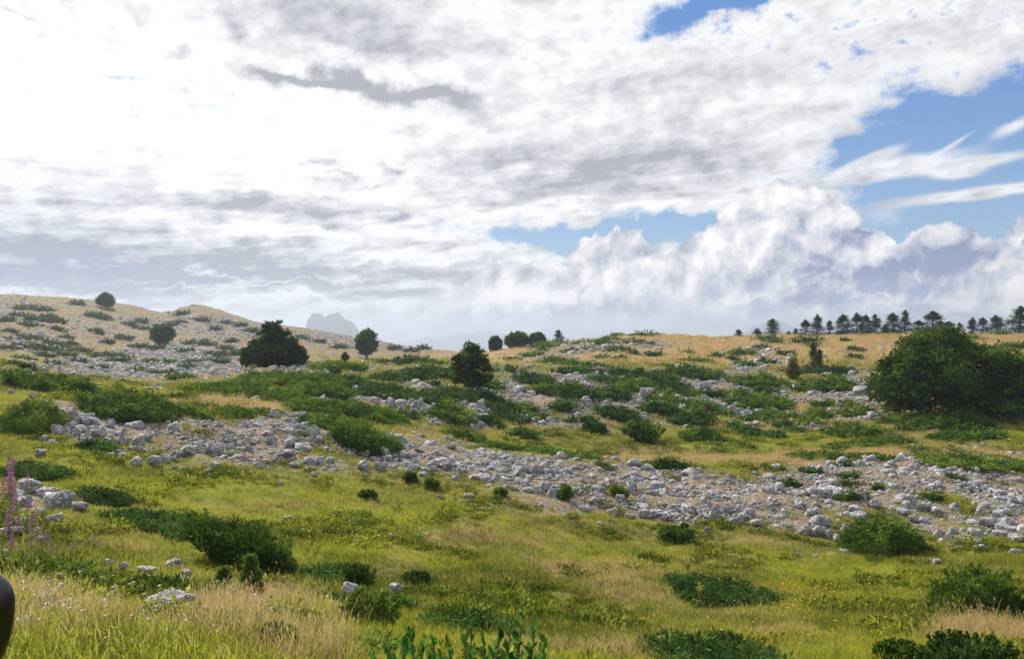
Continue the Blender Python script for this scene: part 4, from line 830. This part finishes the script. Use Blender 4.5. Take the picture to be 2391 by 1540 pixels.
def bushy(name, label, px, by, w, h, lobes, ncl, per, Lf, mat, seed, trunk=.25, cat='tree', group=None, flat=.5, fill=.35, dd=None, up=.2, rcf=.11, sub_=0):
    """lobes in units of half width / height: (x, y, z, rx, ry, rz)"""
    rg = np.random.default_rng(seed); x, d, z = hit(px, by)
    if dd: d = dd; x = (px - CX0) / FX * d; z = float(Hn(x, d))
    hm = ((HY - (by - h)) / FX * d) - z; wm = w * d / FX / 2
    lb = [(a * wm, b * wm, c * hm, ra * wm, rb * wm, rc * hm) for a, b, c, ra, rb, rc in lobes]
    if sub_:
        more = []
        for l in lb:
            for _ in range(sub_):
                u = norm(rg.normal(size=3)); u[2] = abs(u[2]) * .9 if rg.random() < .8 else u[2]; u[1] = -abs(u[1]) if rg.random() < .6 else u[1]
                q = rg.uniform(.22, .42); more.append((l[0] + u[0] * l[3] * .82, l[1] + u[1] * l[4] * .82, l[2] + u[2] * l[5] * .82, l[3] * q, l[4] * q, max(l[5] * q * .9, .18)))
        lb = [(a, b, c, ra * .88, rb * .88, rc * .88) for a, b, c, ra, rb, rc in lb] + more
    gc, gt = Geo(), Geo(); crown(gc, lb, ncl, per, Lf, rcf * (wm + hm * .5), rg, flat, up, fill, spray=int(ncl * .22))
    tr = .035 * hm + .03; limb(gt, (0, 0, -.3), (rg.normal(0, .04) * wm, 0, hm * .72), tr * 1.3, tr * .3, rg, .01, 8)
    for k in range(12):
        l = lb[rg.integers(len(lb))]; u = norm(rg.normal(size=3)); u[2] = abs(u[2]) * .7
        p1 = np.array(l[:3]) + u * np.array(l[3:6]) * .7; z0 = hm * rg.uniform(trunk * .5, .5); limb(gt, (0, 0, z0), p1, tr * .5, tr * .12, rg)
    return tree(name, label, cat, (x, d, z), gc, gt, mat, group)
bushy('great_beech_bush', 'great dark green beech bush, broad and dense, at the right edge', 2222, 966, 392, 190,
      [(-.5,0,.40,.42,.45,.36),(-.12,-.1,.55,.42,.5,.42),(-.28,.1,.66,.30,.4,.32),(.02,0,.62,.24,.3,.36),(.35,-.15,.42,.42,.5,.36),(.3,.1,.50,.3,.4,.34),(.72,0,.36,.34,.45,.34),(.95,0,.26,.25,.4,.26),(-.72,-.1,.28,.24,.35,.26),(-.25,-.35,.28,.4,.35,.26),(.15,-.4,.26,.45,.35,.24),(.6,-.35,.22,.35,.3,.22)],
      1000, 52, .27, 'beech', 5, .1, 'bush', flat=.32, up=.3, fill=.16, rcf=.075, sub_=5)
bushy('spreading_conifer', 'dark spreading conifer with ragged pointed top on the middle rise', 638, 862, 150, 112,
      [(0,0,.26,.72,.7,.22),(-.22,0,.42,.42,.5,.22),(.2,0,.42,.42,.5,.22),(0,0,.58,.30,.4,.22),(.04,0,.78,.12,.15,.18),(-.13,0,.84,.07,.1,.12),(.14,0,.86,.07,.1,.14),(-.36,.1,.68,.08,.12,.14),(.36,0,.62,.10,.15,.14),(-.55,0,.46,.10,.2,.12),(.58,0,.48,.1,.2,.13),(-.75,0,.24,.2,.4,.14),(.80,0,.26,.16,.4,.16),(-.5,0,.3,.3,.4,.18),(.5,0,.3,.3,.4,.18)],
      430, 44, .28, 'fir', 6, .05, 'tree', flat=.5, up=.9, fill=.15, rcf=.075, sub_=3)
bushy('see_through_beech', 'lone dark beech with a see-through crown in the centre', 1098, 914, 104, 116,
      [(0,0,.62,.62,.6,.26),(-.3,0,.5,.45,.5,.24),(.35,0,.48,.5,.5,.24),(0,0,.82,.32,.35,.16),(-.05,0,.93,.12,.15,.08),(-.55,0,.36,.32,.4,.18),(.6,0,.34,.36,.4,.18),(0,-.1,.24,.8,.6,.16),(.3,0,.68,.4,.4,.2)],
      300, 30, .20, 'beech', 7, .15, 'tree', flat=.36, fill=.06, up=.3, rcf=.07, sub_=3)
R1 = [(0,0,.58,.82,.8,.38),(-.45,0,.5,.45,.5,.3),(.45,0,.52,.45,.5,.3),(.1,0,.74,.5,.5,.24),(0,0,.3,.7,.6,.22)]
bushy('round_beech', 'lone round dark bush on the skyline of the left hill', 247, 718, 40, 31, R1, 260, 26, .5, 'beech', 8, cat='tree')
bushy('round_beech', 'round grey-green bush half way down the left hillside', 380, 804, 52, 44, R1, 300, 26, .45, 'beech', 9, cat='tree')
bushy('round_beech', 'round tree with short trunk on the saddle left of the lone tree', 856, 824, 50, 51, [(0,0,.62,.85,.8,.34),(-.3,0,.5,.5,.5,.28),(.35,0,.55,.5,.5,.3),(.1,0,.8,.5,.5,.2),(0,0,.36,.6,.5,.18)], 300, 28, .4, 'beech', 10, .2, dd=170)
for k, (px, by, w, h, lb) in enumerate([(1156,806,26,17,'smallest of three round trees on the central skyline'),(1207,811,56,31,'widest of three round trees on the central skyline'),(1254,807,36,26,'right-hand one of three round trees on the central skyline')]):
    bushy('skyline_round_tree', lb, px, by, w, h, R1, 240, 24, .45, 'beech', 20 + k, group='round trees on the central skyline', dd=165)
bushy('thin_sapling', 'small leafy sapling behind the juniper carpet, centre left', 806, 846, 18, 22, [(0,0,.5,.7,.6,.25),(.1,0,.75,.4,.4,.2),(-.3,0,.35,.4,.4,.2)], 60, 16, .16, 'beech', 31, fill=.1)
bushy('bare_shrub', 'thin twiggy grey-green shrub at the right end of juniper carpet', 781, 885, 36, 26, [(0,0,.6,.8,.6,.35)], 60, 14, .13, 'juniper_far', 32, cat='shrub', fill=.1)
bushy('yellow_sapling', 'yellow-green conifer sapling left of the twin-headed small pine', 1852, 886, 32, 55, [(0,0,.25,.85,.8,.2),(0,0,.45,.6,.6,.2),(0,0,.65,.42,.4,.2),(0,0,.85,.2,.2,.16)], 130, 26, .18, 'yellowgreen', 33, fill=.3, up=.5)
bushy('leafy_sapling', 'pale green sapling sprouting at the foot of great dark bush', 2250, 985, 28, 40, [(0,0,.6,.6,.6,.3),(0,0,.85,.35,.35,.15),(.2,0,.35,.6,.5,.2)], 60, 20, .14, 'bright', 34, cat='sapling', fill=.2)

# pines
def pine_geo(seed, lay=9, ragged=.3, wide=.42, top=.0, dens=1.0):
    """unit-height pine"""
    rg = np.random.default_rng(seed); gc, gt = Geo(), Geo()
    tube(gt, [(0, 0, -.08), (rg.normal(0, .01), 0, .4), (rg.normal(0, .015), 0, .97)], [.035, .024, .006], 6)
    for c_ in range(int(lay * 5)):
        t = rg.uniform(.02, .93) ** .95; R = wide * ((1 - t) ** .8 * .92 + .05 + top * max(0, 1 - abs(t - .55) * 2.2) * .35); a = c_ * 2.4 + rg.normal(0, .4)
        r = R * rg.uniform(1 - ragged * 1.5, 1.05); tip = np.array([math.cos(a) * r, math.sin(a) * r, t + r * rg.uniform(-.28, .14)])
        limb(gt, (0, 0, t - r * .1), tip, .009, .003, rg, .03, 4)
        n = int(64 * dens); s_ = (.035 + .05 * (1 - t)) * rg.uniform(.7, 1.3); q = rg.uniform(.45, 1.05, n)[:, None]
        P = np.array([0, 0, t]) + (tip - [0, 0, t]) * q + rg.normal(0, 1, (n, 3)) * [s_, s_, s_ * .55]
        D = (tip - [0, 0, t]) * 2.0 + rg.normal(0, .45, (n, 3)) + [0, 0, .5]; cards(gc, P, D, rg.uniform(.03, .06, n), .38, np.clip(rg.random() * .6 + rg.random(n) * .4, 0, 1), rg)
    n = 140; P = np.stack([rg.normal(0, .022, n), rg.normal(0, .022, n), rg.uniform(.86, 1.0, n)], 1); cards(gc, P, rg.normal(0, .4, (n, 3)) + [0, 0, 1], .05, .3, rg.random(n), rg)
    return gc.mesh('pine_crown', M['pine']), gt.mesh('pine_trunk', M['bark'], True)
PINES = [pine_geo(41, 13, .35, .40), pine_geo(42, 10, .5, .36), pine_geo(43, 15, .3, .46, .3, 1.2), pine_geo(44, 12, .35, .5, .5, 1.2), pine_geo(45, 9, .55, .34), pine_geo(46, 13, .3, .42, .15)]
PL = [(1304,796,26,24,1,'ragged small pine alone at the left of right-hand skyline'),(1725,783,22,13,0,'tiny pine, first of the right skyline row from left'),(1767,783,22,15,5,'low bushy pine second from left in the skyline row'),(1804,783,36,36,1,'gappy lone pine on the crest left of main row'),(1841,784,14,10,5,'very small pine seedling beside another on the crest'),(1857,784,15,16,4,'small spiky pine between the seedling and a taller pair'),
 (1880,784,28,35,3,'rounded pine leaning against a taller spired pine'),(1909,784,32,46,0,'tall spired pine with tiered branches, left part of the row'),(1937,782,20,31,4,'slender ragged pine standing free in the skyline row'),(1971,779,38,42,2,'broad conical pine at left end of the dense stand'),(2003,778,34,44,3,'tall dark pine in the dense stand, joined to its neighbour'),(2022,778,28,40,2,'right half of the joined pair in the dense stand'),
 (2046,778,30,41,5,'narrow pine with forked top in the dense stand'),(2066,778,18,20,5,'short pine filling a gap in the dense stand'),(2085,777,36,43,2,'full dark pine left of the tall thin spire'),(2112,776,28,48,1,'tall thin spire pine with loose branches'),(2144,776,34,26,3,'low wide pine just right of the thin spire'),(2177,776,50,46,3,'widest dome-topped pine above the great dark bush'),
 (2198,776,26,26,2,'short pine tucked right of the dome-topped one'),(2215,775,34,23,3,'low rounded pine behind the great dark bush'),(2242,775,18,20,4,'tiny spiky pine alone in the gap of the row'),(2272,776,28,32,0,'pointed pine starting the last group at right'),(2295,776,28,32,3,'middle pine of the last group at right'),(2328,777,44,38,0,'broad tiered pine ending the last group'),(2380,786,54,66,1,'tallest pine, open and tiered, at the right edge')]
def build_pines():
    for k, (px, by, w, h, pi, lb) in enumerate(PL):
        x, d, z = hit(px, by + 4); d = 152 + (k * 37 % 13) if px > 1600 else 172; x = (px - CX0) / FX * d; z = float(Hn(x, d)); hm = (HY - (by - h * 1.06)) / FX * d - z
        wid = {0: .62, 1: .56, 2: .74, 3: .80, 4: .50, 5: .64}[pi]; c, t = PINES[pi]
        o = link('pine_tree', None, loc=(x, d, z - .05), label=lb, cat='tree', group='pines along the right skyline')
        o.scale = (w * 1.18 * d / FX / wid,) * 2 + (hm,); o.rotation_euler = (.05 * math.sin(k * 5.1), .06 * math.sin(k * 2.3), k * 1.7)
        link('crown', c, o); link('trunk', t, o)
    x, d, z = hit(1906, 868); hm = 66 * d / FX
    for dx, dy, s, nm in ((0, 0, 1, 'twin-headed small pine standing on the dark juniper strip'),):
        o = link('small_pine', None, loc=(x, d, z), label=nm, cat='tree'); c, t = PINES[1]
        for q, (ax, sc_, ww) in enumerate(((-.22, 1.0, .95), (.42, .78, .9))):
            for nm2, me in (('crown', c), ('trunk', t)):
                p = link(nm2, me, o, loc=(ax, 0, 0)); p.scale = (hm * ww * sc_,) * 2 + (hm * sc_,); p.rotation_euler = (0, .04 * (q * 2 - 1), q * 2)
build_pines()
# ---------------------------------------------------------------- flowering plants and stalks
def mullein(seed, heads, hgt):
    rg = np.random.default_rng(seed); s, f = Geo(), Geo()
    tips = [(0, 0, 1.)] + [(.12 * math.cos(a), .12 * math.sin(a), rg.uniform(.75, .95)) for a in np.linspace(0, 6.28, heads)[:-1]]
    for tx, ty, tz in tips:
        b = np.array([0, 0, .42]) if (tx or ty) else np.array([0, 0, -.05]); e = np.array([tx, ty, tz]); tube(s, [b, (b + e) / 2 + [tx * .2, ty * .2, 0], e], [.014, .012, .008], 5)
        n = 60; t = rg.uniform(.35 if tz == 1. else .1, 1, n); P = b + (e - b) * t[:, None]; a = rg.uniform(0, 6.28, n); D = np.stack([np.cos(a), np.sin(a), np.full(n, .4)], 1); cards(f, P, D, .05, .7, rg.random(n), rg)
    n = 26; a = rg.uniform(0, 6.28, n); P = np.stack([np.cos(a) * .02, np.sin(a) * .02, rg.uniform(0, .28, n)], 1); D = np.stack([np.cos(a), np.sin(a), rg.uniform(.1, .7, n)], 1)
    lv = Geo(); cards(lv, P, D, rg.uniform(.12, .26, n), .35, rg.random(n), rg)
    return s.mesh('mullein_stem', M['stalk']), f.mesh('mullein_flowers', M['yellow']), lv.mesh('mullein_leaves', M['herb'])
MU = [mullein(1, 6, 1), mullein(2, 2, 1), mullein(3, 4, 1)]
MUL = [(1197,978,20,1,'thin mullein spike above the hollow, one of a pair'),(1209,980,22,1,'taller mullein spike of the pair above the hollow'),(1257,1004,34,1,'pale slender mullein at the left rim of the hollow'),(1420,991,18,0,'faint mullein behind the bush in the hollow'),(1462,1005,14,1,'short mullein left of the bowl-shaped juniper'),(1535,1002,20,0,'yellow mullein candelabra right of the bowl-shaped juniper'),(1543,1034,12,0,'yellow mullein flower at the edge of bowl-shaped juniper'),
 (1606,1358,50,0,'yellow mullein candelabra behind the flowery dark juniper'),(1634,1422,56,0,'yellow mullein candelabra in front of the flowery dark juniper'),(2147,1414,38,2,'orange-yellow mullein spike alone in the right meadow'),(669,1384,42,1,'tall thin mullein spike right of the little pale juniper'),(302,1294,26,1,'orange flower spike in the grass above the small left rocks'),(1875,864,26,0,'pale yellow mullein left of the twin-headed pine'),(1932,862,26,0,'pale yellow mullein right of the twin-headed pine'),(1720,1250,22,1,'small dry mullein at the foot of the stacked boulders'),(1852,1240,24,1,'thin mullein stalk among stones right of the stacked boulders')]
for px, by, h, k, lb in MUL:
    x, d, z = hit(px, by); hm = h * d / FX * 1.05; s, f, lv = MU[k]
    o = link('mullein_plant', None, loc=(x, d, z), label=lb, cat='plant', group='yellow mulleins in flower'); o.scale = (hm,) * 3; o.rotation_euler = (0, 0, px)
    link('stem', s, o); link('flower_spike', f, o); link('leaves', lv, o)
def rosette(seed):
    rg = np.random.default_rng(seed); g = Geo(); n = 34; a = rg.uniform(0, 6.28, n); el_ = rg.uniform(.1, 1.3, n); D = np.stack([np.cos(a) * np.cos(el_), np.sin(a) * np.cos(el_), np.sin(el_)], 1)
    cards(g, D * .03, D, rg.uniform(.25, .5, n), .4, rg.random(n), rg, .1); return g.mesh('felted_rosette', M['herb'])
RO = [rosette(k) for k in range(3)]; lab = []
for k, (px, by, w) in enumerate([(1027,1166,26),(1090,1140,24),(1080,1184,28),(1105,1186,24),(1122,1198,30),(1140,1184,22),(1060,1170,20),(410,1100,30),(850,1113,16),(1425,1222,26),(2060,1302,22),(1994,1430,18),(1860,1300,20),(2170,1314,20),(2240,1285,22),(1600,1350,16),(1686,1238,18)]):
    x, d, z = hit(px, by); o = link('felted_rosette_plant', RO[k % 3], loc=(x, d, z), cat='plant', group='pale felted leaf rosettes'); o.scale = (w * d / FX * 1.1,) * 3
    o['label'] = 'pale woolly-leaved rosette plant ' + where(px, by); lab.append((o, px))
def stalk(seed):
    rg = np.random.default_rng(seed); g = Geo(); tube(g, [(0, 0, -.05), (.02, 0, .5), (rg.normal(0, .03), 0, 1)], [.012, .011, .006], 5)
    n = 50; P = np.stack([rg.normal(0, .006, n), rg.normal(0, .006, n), rg.uniform(.5, 1, n)], 1); cards(g, P, rg.normal(0, 1, (n, 3)) + [0, 0, 1], .035, .5, rg.random(n), rg); return g.mesh('dry_stalk', M['stalk'])
ST = [stalk(1), stalk(2)]
for k, (px, by, h) in enumerate([(1201,1428,52),(1386,1464,38),(1475,1482,32),(1235,1334,60),(1069,1272,46),(862,1330,36),(895,1160,26),(912,1152,24),(1182,1165,36),(1331,1180,34),(820,1245,50),(1033,1284,30),(1640,1480,30),(1245,1330,44),(1260,1325,30)]):
    x, d, z = hit(px, by); hm = h * d / FX; o = link('dead_flower_stalk', ST[k % 2], loc=(x, d, z), cat='stalk', group='thin dead flower stalks in the meadow'); o.scale = (hm, hm, hm)
    o['label'] = '%s dead brown flower stalk %s' % ('tall' if h > 40 else 'short', where(px, by)); lab.append((o, px))
def fireweed(seed):
    rg = np.random.default_rng(seed); s, f, lv = Geo(), Geo(), Geo(); top = (rg.normal(0, .06), rg.normal(0, .06), 1); tube(s, [(0, 0, -.05), (top[0] * .3, 0, .5), top], [.009, .007, .003], 5)
    n = 90; t = rg.uniform(.55, 1, n); a = rg.uniform(0, 6.28, n); r = .075 * (1.15 - t) / .6; P = np.stack([top[0] * t ** 2 + r * np.cos(a), r * np.sin(a), t], 1); cards(f, P, rg.normal(0, 1, (n, 3)), rg.uniform(.028, .055, n), .8, rg.random(n), rg)
    n = 50; t = rg.uniform(.1, .6, n); a = rg.uniform(0, 6.28, n); D = np.stack([np.cos(a), np.sin(a), np.full(n, .5)], 1); cards(lv, np.stack([t * 0, t * 0, t], 1), D, .12, .16, rg.random(n), rg)
    return s.mesh('fireweed_stem', M['stalk']), f.mesh('fireweed_flowers', M['pink']), lv.mesh('fireweed_leaves', M['juniper'])
FW = [fireweed(k) for k in range(4)]
for k, (px, by, h) in enumerate([(6,1230,190),(20,1240,180),(34,1225,190),(48,1245,150),(12,1275,150),(28,1290,130),(44,1290,110),(60,1280,100),(75,1290,80),(98,1300,90),(106,1310,84),(122,1300,66),(2,1310,120),(56,1180,90),(200,1300,50),(215,1296,54),(232,1300,50),(246,1296,44),(285,1290,40),(290,1300,44),(150,1310,46),(10,1215,120),(26,1205,130),(40,1215,100),(66,1240,100),(72,1262,90),(86,1275,74),(16,1330,110),(36,1325,100),(64,1318,90),(90,1325,80),(114,1330,70),(134,1322,60),(165,1312,50),(180,1305,50),(82,1455,40)]):
    x, d, z = hit(px, by); hm = h * .82 * d / FX; s, f, lv = FW[k % 4]; o = link('fireweed_plant', None, loc=(x, d, z), cat='plant', group='pink fireweed at the left edge'); o.scale = (hm * .8, hm * .8, hm); o.rotation_euler = (RNG.normal(0, .08), RNG.normal(0, .08), k)
    link('stem', s, o); link('flower_spike', f, o); link('leaves', lv, o)
    o['label'] = '%s pink fireweed spike %s' % ('tall' if h > 140 else 'mid-height' if h > 70 else 'short faded', where(px, by - h / 2)); lab.append((o, px))
number_labels(lab)
# small flowers nobody could count
def specks(name, spots, mat, size, dens, label, cat, hgt):
    rg = np.random.default_rng(len(name)); g = Geo()
    for cx, cy, rx, ry, n in spots:
        for _ in range(n):
            px, py = rg.normal(cx, rx), rg.normal(cy, ry)
            if not (-200 < px < 2600 and 1000 < py < 1600): continue
            d0 = hit(px, min(py, 1560)); P = np.array(d0) + [rg.normal(0, .1), rg.normal(0, .1), rg.uniform(.5, 1) * hgt]
            m = 7; a = np.linspace(0, 6.28, m) ; D = np.stack([np.cos(a), np.sin(a), np.full(m, .25)], 1); cards(g, np.repeat(P[None], m, 0), D, size * rg.uniform(.7, 1.3), .6, rg.random(m), rg)
            if mat != 'white': tube(g, [P - [0, 0, hgt], P], [.002, .002], 3)
    link(name, g.mesh(name, M[mat]), kind='stuff', label=label, cat=cat)
specks('golden_meadow_flowers', [(1860,1385,70,30,220),(1730,1400,70,20,60),(2150,1400,130,50,60),(1600,1300,200,40,90),(1250,1250,250,40,50),(480,1220,120,20,14),(1700,1480,200,30,50),(740,1330,70,14,16)], 'gold', .028, 1, 'tiny golden flowers sprinkled through the right-hand meadow', 'flowers', .22)
specks('cream_umbel_flowers', [(250,1470,170,45,80),(90,1490,60,40,26),(470,1500,140,30,24),(1750,1370,60,20,24),(1650,1280,80,16,26),(1400,1300,200,20,16),(1300,1235,160,16,12)], 'white', .024, 1, 'flat cream umbel flower heads in the tawny foreground grass', 'flowers', .42)

# ---------------------------------------------------------------- leafy shoots right in front
def build_shoots():
    rg = np.random.default_rng(77); tw, lv = Geo(), Geo()
    tops = [(1220,1436,2.9),(1195,1452,2.8),(1250,1470,2.8),(1170,1478,2.7),(1275,1500,2.9),(1130,1488,2.8),(1100,1478,2.9),(1085,1495,2.7),(1050,1522,2.8),(1012,1500,2.8),(985,1516,2.9),(955,1478,2.9),(940,1505,2.7),(905,1528,2.8),(870,1540,2.9),(1030,1535,2.7),(1150,1520,2.7),(1210,1505,2.7),(1240,1520,2.8),(1000,1545,2.7),(1100,1540,2.6),(1180,1545,2.6),(930,1545,2.6),(1265,1545,2.7)]
    cx = -.17; base = np.array([cx, 2.8, float(Hn(cx, 2.8))])
    for px, py, d in tops:
        t = np.array([(px - CX0) / FX * d, d, (HY - py) / FX * d]); b = base + [rg.normal(0, .12), rg.normal(0, .06), 0]; mid = (b + t) / 2 + [(t[0] - b[0]) * .25, 0, 0]
        pts = np.array([b, mid, t]); tube(tw, pts - base, [.006, .005, .002], 5)
        for s in np.linspace(.3, 1.0, 60):
            p = (pts[0] * (1 - s) ** 2 + 2 * mid * s * (1 - s) + pts[2] * s * s); a = rg.uniform(0, 6.28)
            D = norm(np.array([math.cos(a), math.sin(a) * .6, rg.uniform(.2, 1.2) + (1.2 if s > .95 else 0)])); R = norm(np.cross(D, [0.1, -1, .3] + rg.normal(0, .5, 3))); N = np.cross(D, R)
            L = rg.uniform(.022, .048); W = L * .26; o_ = p - base
            q = [o_, o_ + D * L * .3 + R * W * .85 + N * .004, o_ + D * L * .65 + R * W * .75 + N * .003, o_ + D * L, o_ + D * L * .65 - R * W * .75 + N * .003, o_ + D * L * .3 - R * W * .85 + N * .004, o_ + D * L * .3 - N * .003, o_ + D * L * .65 - N * .003]
            tt = rg.random(); lv.add(q, np.array([[0, 1, 6], [0, 6, 5], [2, 3, 7], [7, 3, 4]]), tt); lv.F[4].append(np.array([[1, 2, 7, 6], [6, 7, 4, 5]]) + lv.n - 8); lv.T[4].append(np.full(2, tt))
    o = link('leafy_shrub', None, loc=base, label='bright green leafy shoots poking up at bottom centre, closest to the camera', cat='shrub')
    link('twigs', tw.mesh('shrub_twigs', M['bark']), o); link('leaves', lv.mesh('shrub_leaves', M['bright']), o)
build_shoots()

# ---------------------------------------------------------------- the mirror of the car the picture was taken from
def build_mirror():
    m, nt, out = new_mat('black_car_plastic'); p = principled((.002, .002, .003), .28, None, .32); nt.links.new(p.outputs[0], out.inputs[0])
    m2, nt, out = new_mat('dark_mirror_trim'); p = principled((.012, .014, .018), .3, None, .5); nt.links.new(p.outputs[0], out.inputs[0])
    m3, nt, out = new_mat('mirror_glass'); p = principled((.7, .72, .75), .04); p.inputs['Metallic'].default_value = 1; nt.links.new(p.outputs[0], out.inputs[0])
    V, F = ico(4)
    def sup(V, e): s_ = (np.abs(V) ** e).sum(1) ** (-1 / e); return V * s_[:, None]
    Q = sup(V, 3.6) * [.115, .055, .085]; Q[:, 0] *= 1 - .16 * np.clip(-Q[:, 2] / .085, 0, 1) ** 1.3 ; Q[:, 0] += .012 * (Q[:, 2] / .085); Q[:, 1] *= 1 - .25 * (Q[:, 1] > 0)
    o = link('car_side_mirror', None, loc=(-.752, 1.0, -.386), label='black rounded car door mirror cutting into the left edge', cat='mirror')
    link('housing', mk_mesh('mirror_housing', Q, F, [m], True), o)
    g = Geo(); a = np.linspace(0, 2 * math.pi, 49); pts = np.stack([np.sign(np.cos(a)) * np.abs(np.cos(a)) ** .56 * .108, np.full(49, -.046), np.sign(np.sin(a)) * np.abs(np.sin(a)) ** .56 * .078], 1)
    pts[:, 0] *= 1 - .16 * np.clip(-pts[:, 2] / .085, 0, 1) ** 1.3; pts[:, 0] += .012 * (pts[:, 2] / .085); tube(g, pts, .0035, 6); link('rim', g.mesh('mirror_rim', m2, True), o)
    k = pts[:-1].copy(); k[:, 1] = -.0485; kk = np.concatenate([[[0, -.0485, 0]], k * [.96, 1, .96]]); n = len(k); link('glass', mk_mesh('mirror_glass', kk, np.array([[0, i + 1, (i + 1) % n + 1] for i in range(n)]), [m3], True), o)
    g = Geo(); tube(g, [(-.03, .01, -.075), (-.10, 0, -.13), (-.22, -.02, -.16)], [.022, .02, .024], 10); link('arm', g.mesh('mirror_arm', m, True), o)
build_mirror()

# ---------------------------------------------------------------- far mountains in the haze
def mountain(name, label, px0, px1, D, prof, base_row=800, seed=1):
    """a real massif: prof gives the skyline as (fraction across, row)"""
    n, m = 150, 37; u = np.linspace(0, 1, n); fr = [p[0] for p in prof]; rw = [p[1] for p in prof]
    top = (HY - np.interp(u, fr, rw)) / FX * D; X = (px0 + (px1 - px0) * u - CX0) / FX * D
    v = np.linspace(-1, 1, m); VV, UU = np.meshgrid(v, u, indexing='ij'); dep = (X[-1] - X[0]) * .35
    XX = np.broadcast_to(X, VV.shape) + .03 * (X[-1] - X[0]) * VV * fbm(UU * 9, VV * 3, seed, 3); YY = D + VV * dep * (1 + .2 * fbm(UU * 8, VV * 2, seed + 3, 2))
    bz = -420.; prof_v = (1 - np.abs(VV) ** .9); ZZ = bz + (np.broadcast_to(top, VV.shape) - bz) * np.clip(prof_v * (1 + .18 * fbm(UU * 14, VV * 6, seed + 1, 4) * np.abs(VV) * 2), 0, 1)
    V = np.stack([XX, YY, ZZ], -1).reshape(-1, 3); i, j = np.meshgrid(np.arange(m - 1), np.arange(n - 1), indexing='ij')
    link(name, mk_mesh(name, V, np.stack([i * n + j, i * n + j + 1, (i + 1) * n + j + 1, (i + 1) * n + j], -1).reshape(-1, 4), [MM], True), kind='structure', label=label, cat='mountain')
MM, nt, out = new_mat('far_slopes'); geo = nt.nodes.new('ShaderNodeNewGeometry'); n_ = noise(S(geo.outputs['Position']), .01, 6, .6, dims='3D')
p = principled(mixc(n_, (.03, .045, .03), (.13, .13, .12)), .9); nt.links.new(p.outputs[0], out.inputs[0])
mountain('mountain', 'twin-topped blue mountain', 690, 850, 3300, [(0,800),(.10,785),(.15,772),(.155,758),(.18,746),(.215,741),(.23,735),(.28,730),(.32,733),(.36,731),(.40,737),(.44,742),(.46,737),(.50,734),(.52,736),(.56,730),(.58,733),(.62,729),(.66,734),(.69,742),(.74,747),(.80,750),(.86,757),(.90,768),(.95,782),(1,800)], seed=3)
mountain('mountain', 'long faint blue range', 900, 1380, 6600, [(0,812),(.08,800),(.15,797),(.22,786),(.27,788),(.36,776),(.42,779),(.52,774),(.6,781),(.7,777),(.8,788),(.9,792),(1,806)], seed=5)
mountain('mountain', 'faint blue peak behind the clouds', 1700, 1890, 5800, [(0,796),(.15,778),(.22,775),(.3,762),(.42,757),(.5,750),(.6,749),(.68,753),(.8,764),(.9,770),(1,796)], seed=8)

# ---------------------------------------------------------------- air
def build_haze():
    x0, x1, y0, y1, z0, z1 = -9600, 9600, -12, 8300, -460, 84
    V = np.array([[x, y, z] for x in (x0, x1) for y in (y0, y1) for z in (z0, z1)]); F = np.array([[0, 1, 3, 2], [4, 6, 7, 5], [0, 4, 5, 1], [2, 3, 7, 6], [0, 2, 6, 4], [1, 5, 7, 3]])
    m, nt, out = new_mat('air'); pv = nt.nodes.new('ShaderNodeVolumePrincipled'); pv.inputs['Density'].default_value = HAZE; pv.inputs['Color'].default_value = (.55, .62, .74, 1); pv.inputs['Anisotropy'].default_value = .35
    nt.links.new(pv.outputs[0], out.inputs['Volume']); link('haze', mk_mesh('haze', V, F, [m]), kind='stuff', label='thin bluish air haze over the far hills', cat='haze')
HAZE = .00034
build_haze()
scene.cycles.max_bounces = 5; scene.cycles.diffuse_bounces = 2; scene.cycles.glossy_bounces = 2; scene.cycles.transmission_bounces = 3; scene.cycles.volume_bounces = 0; scene.cycles.transparent_max_bounces = 4
scene.cycles.use_denoising = True
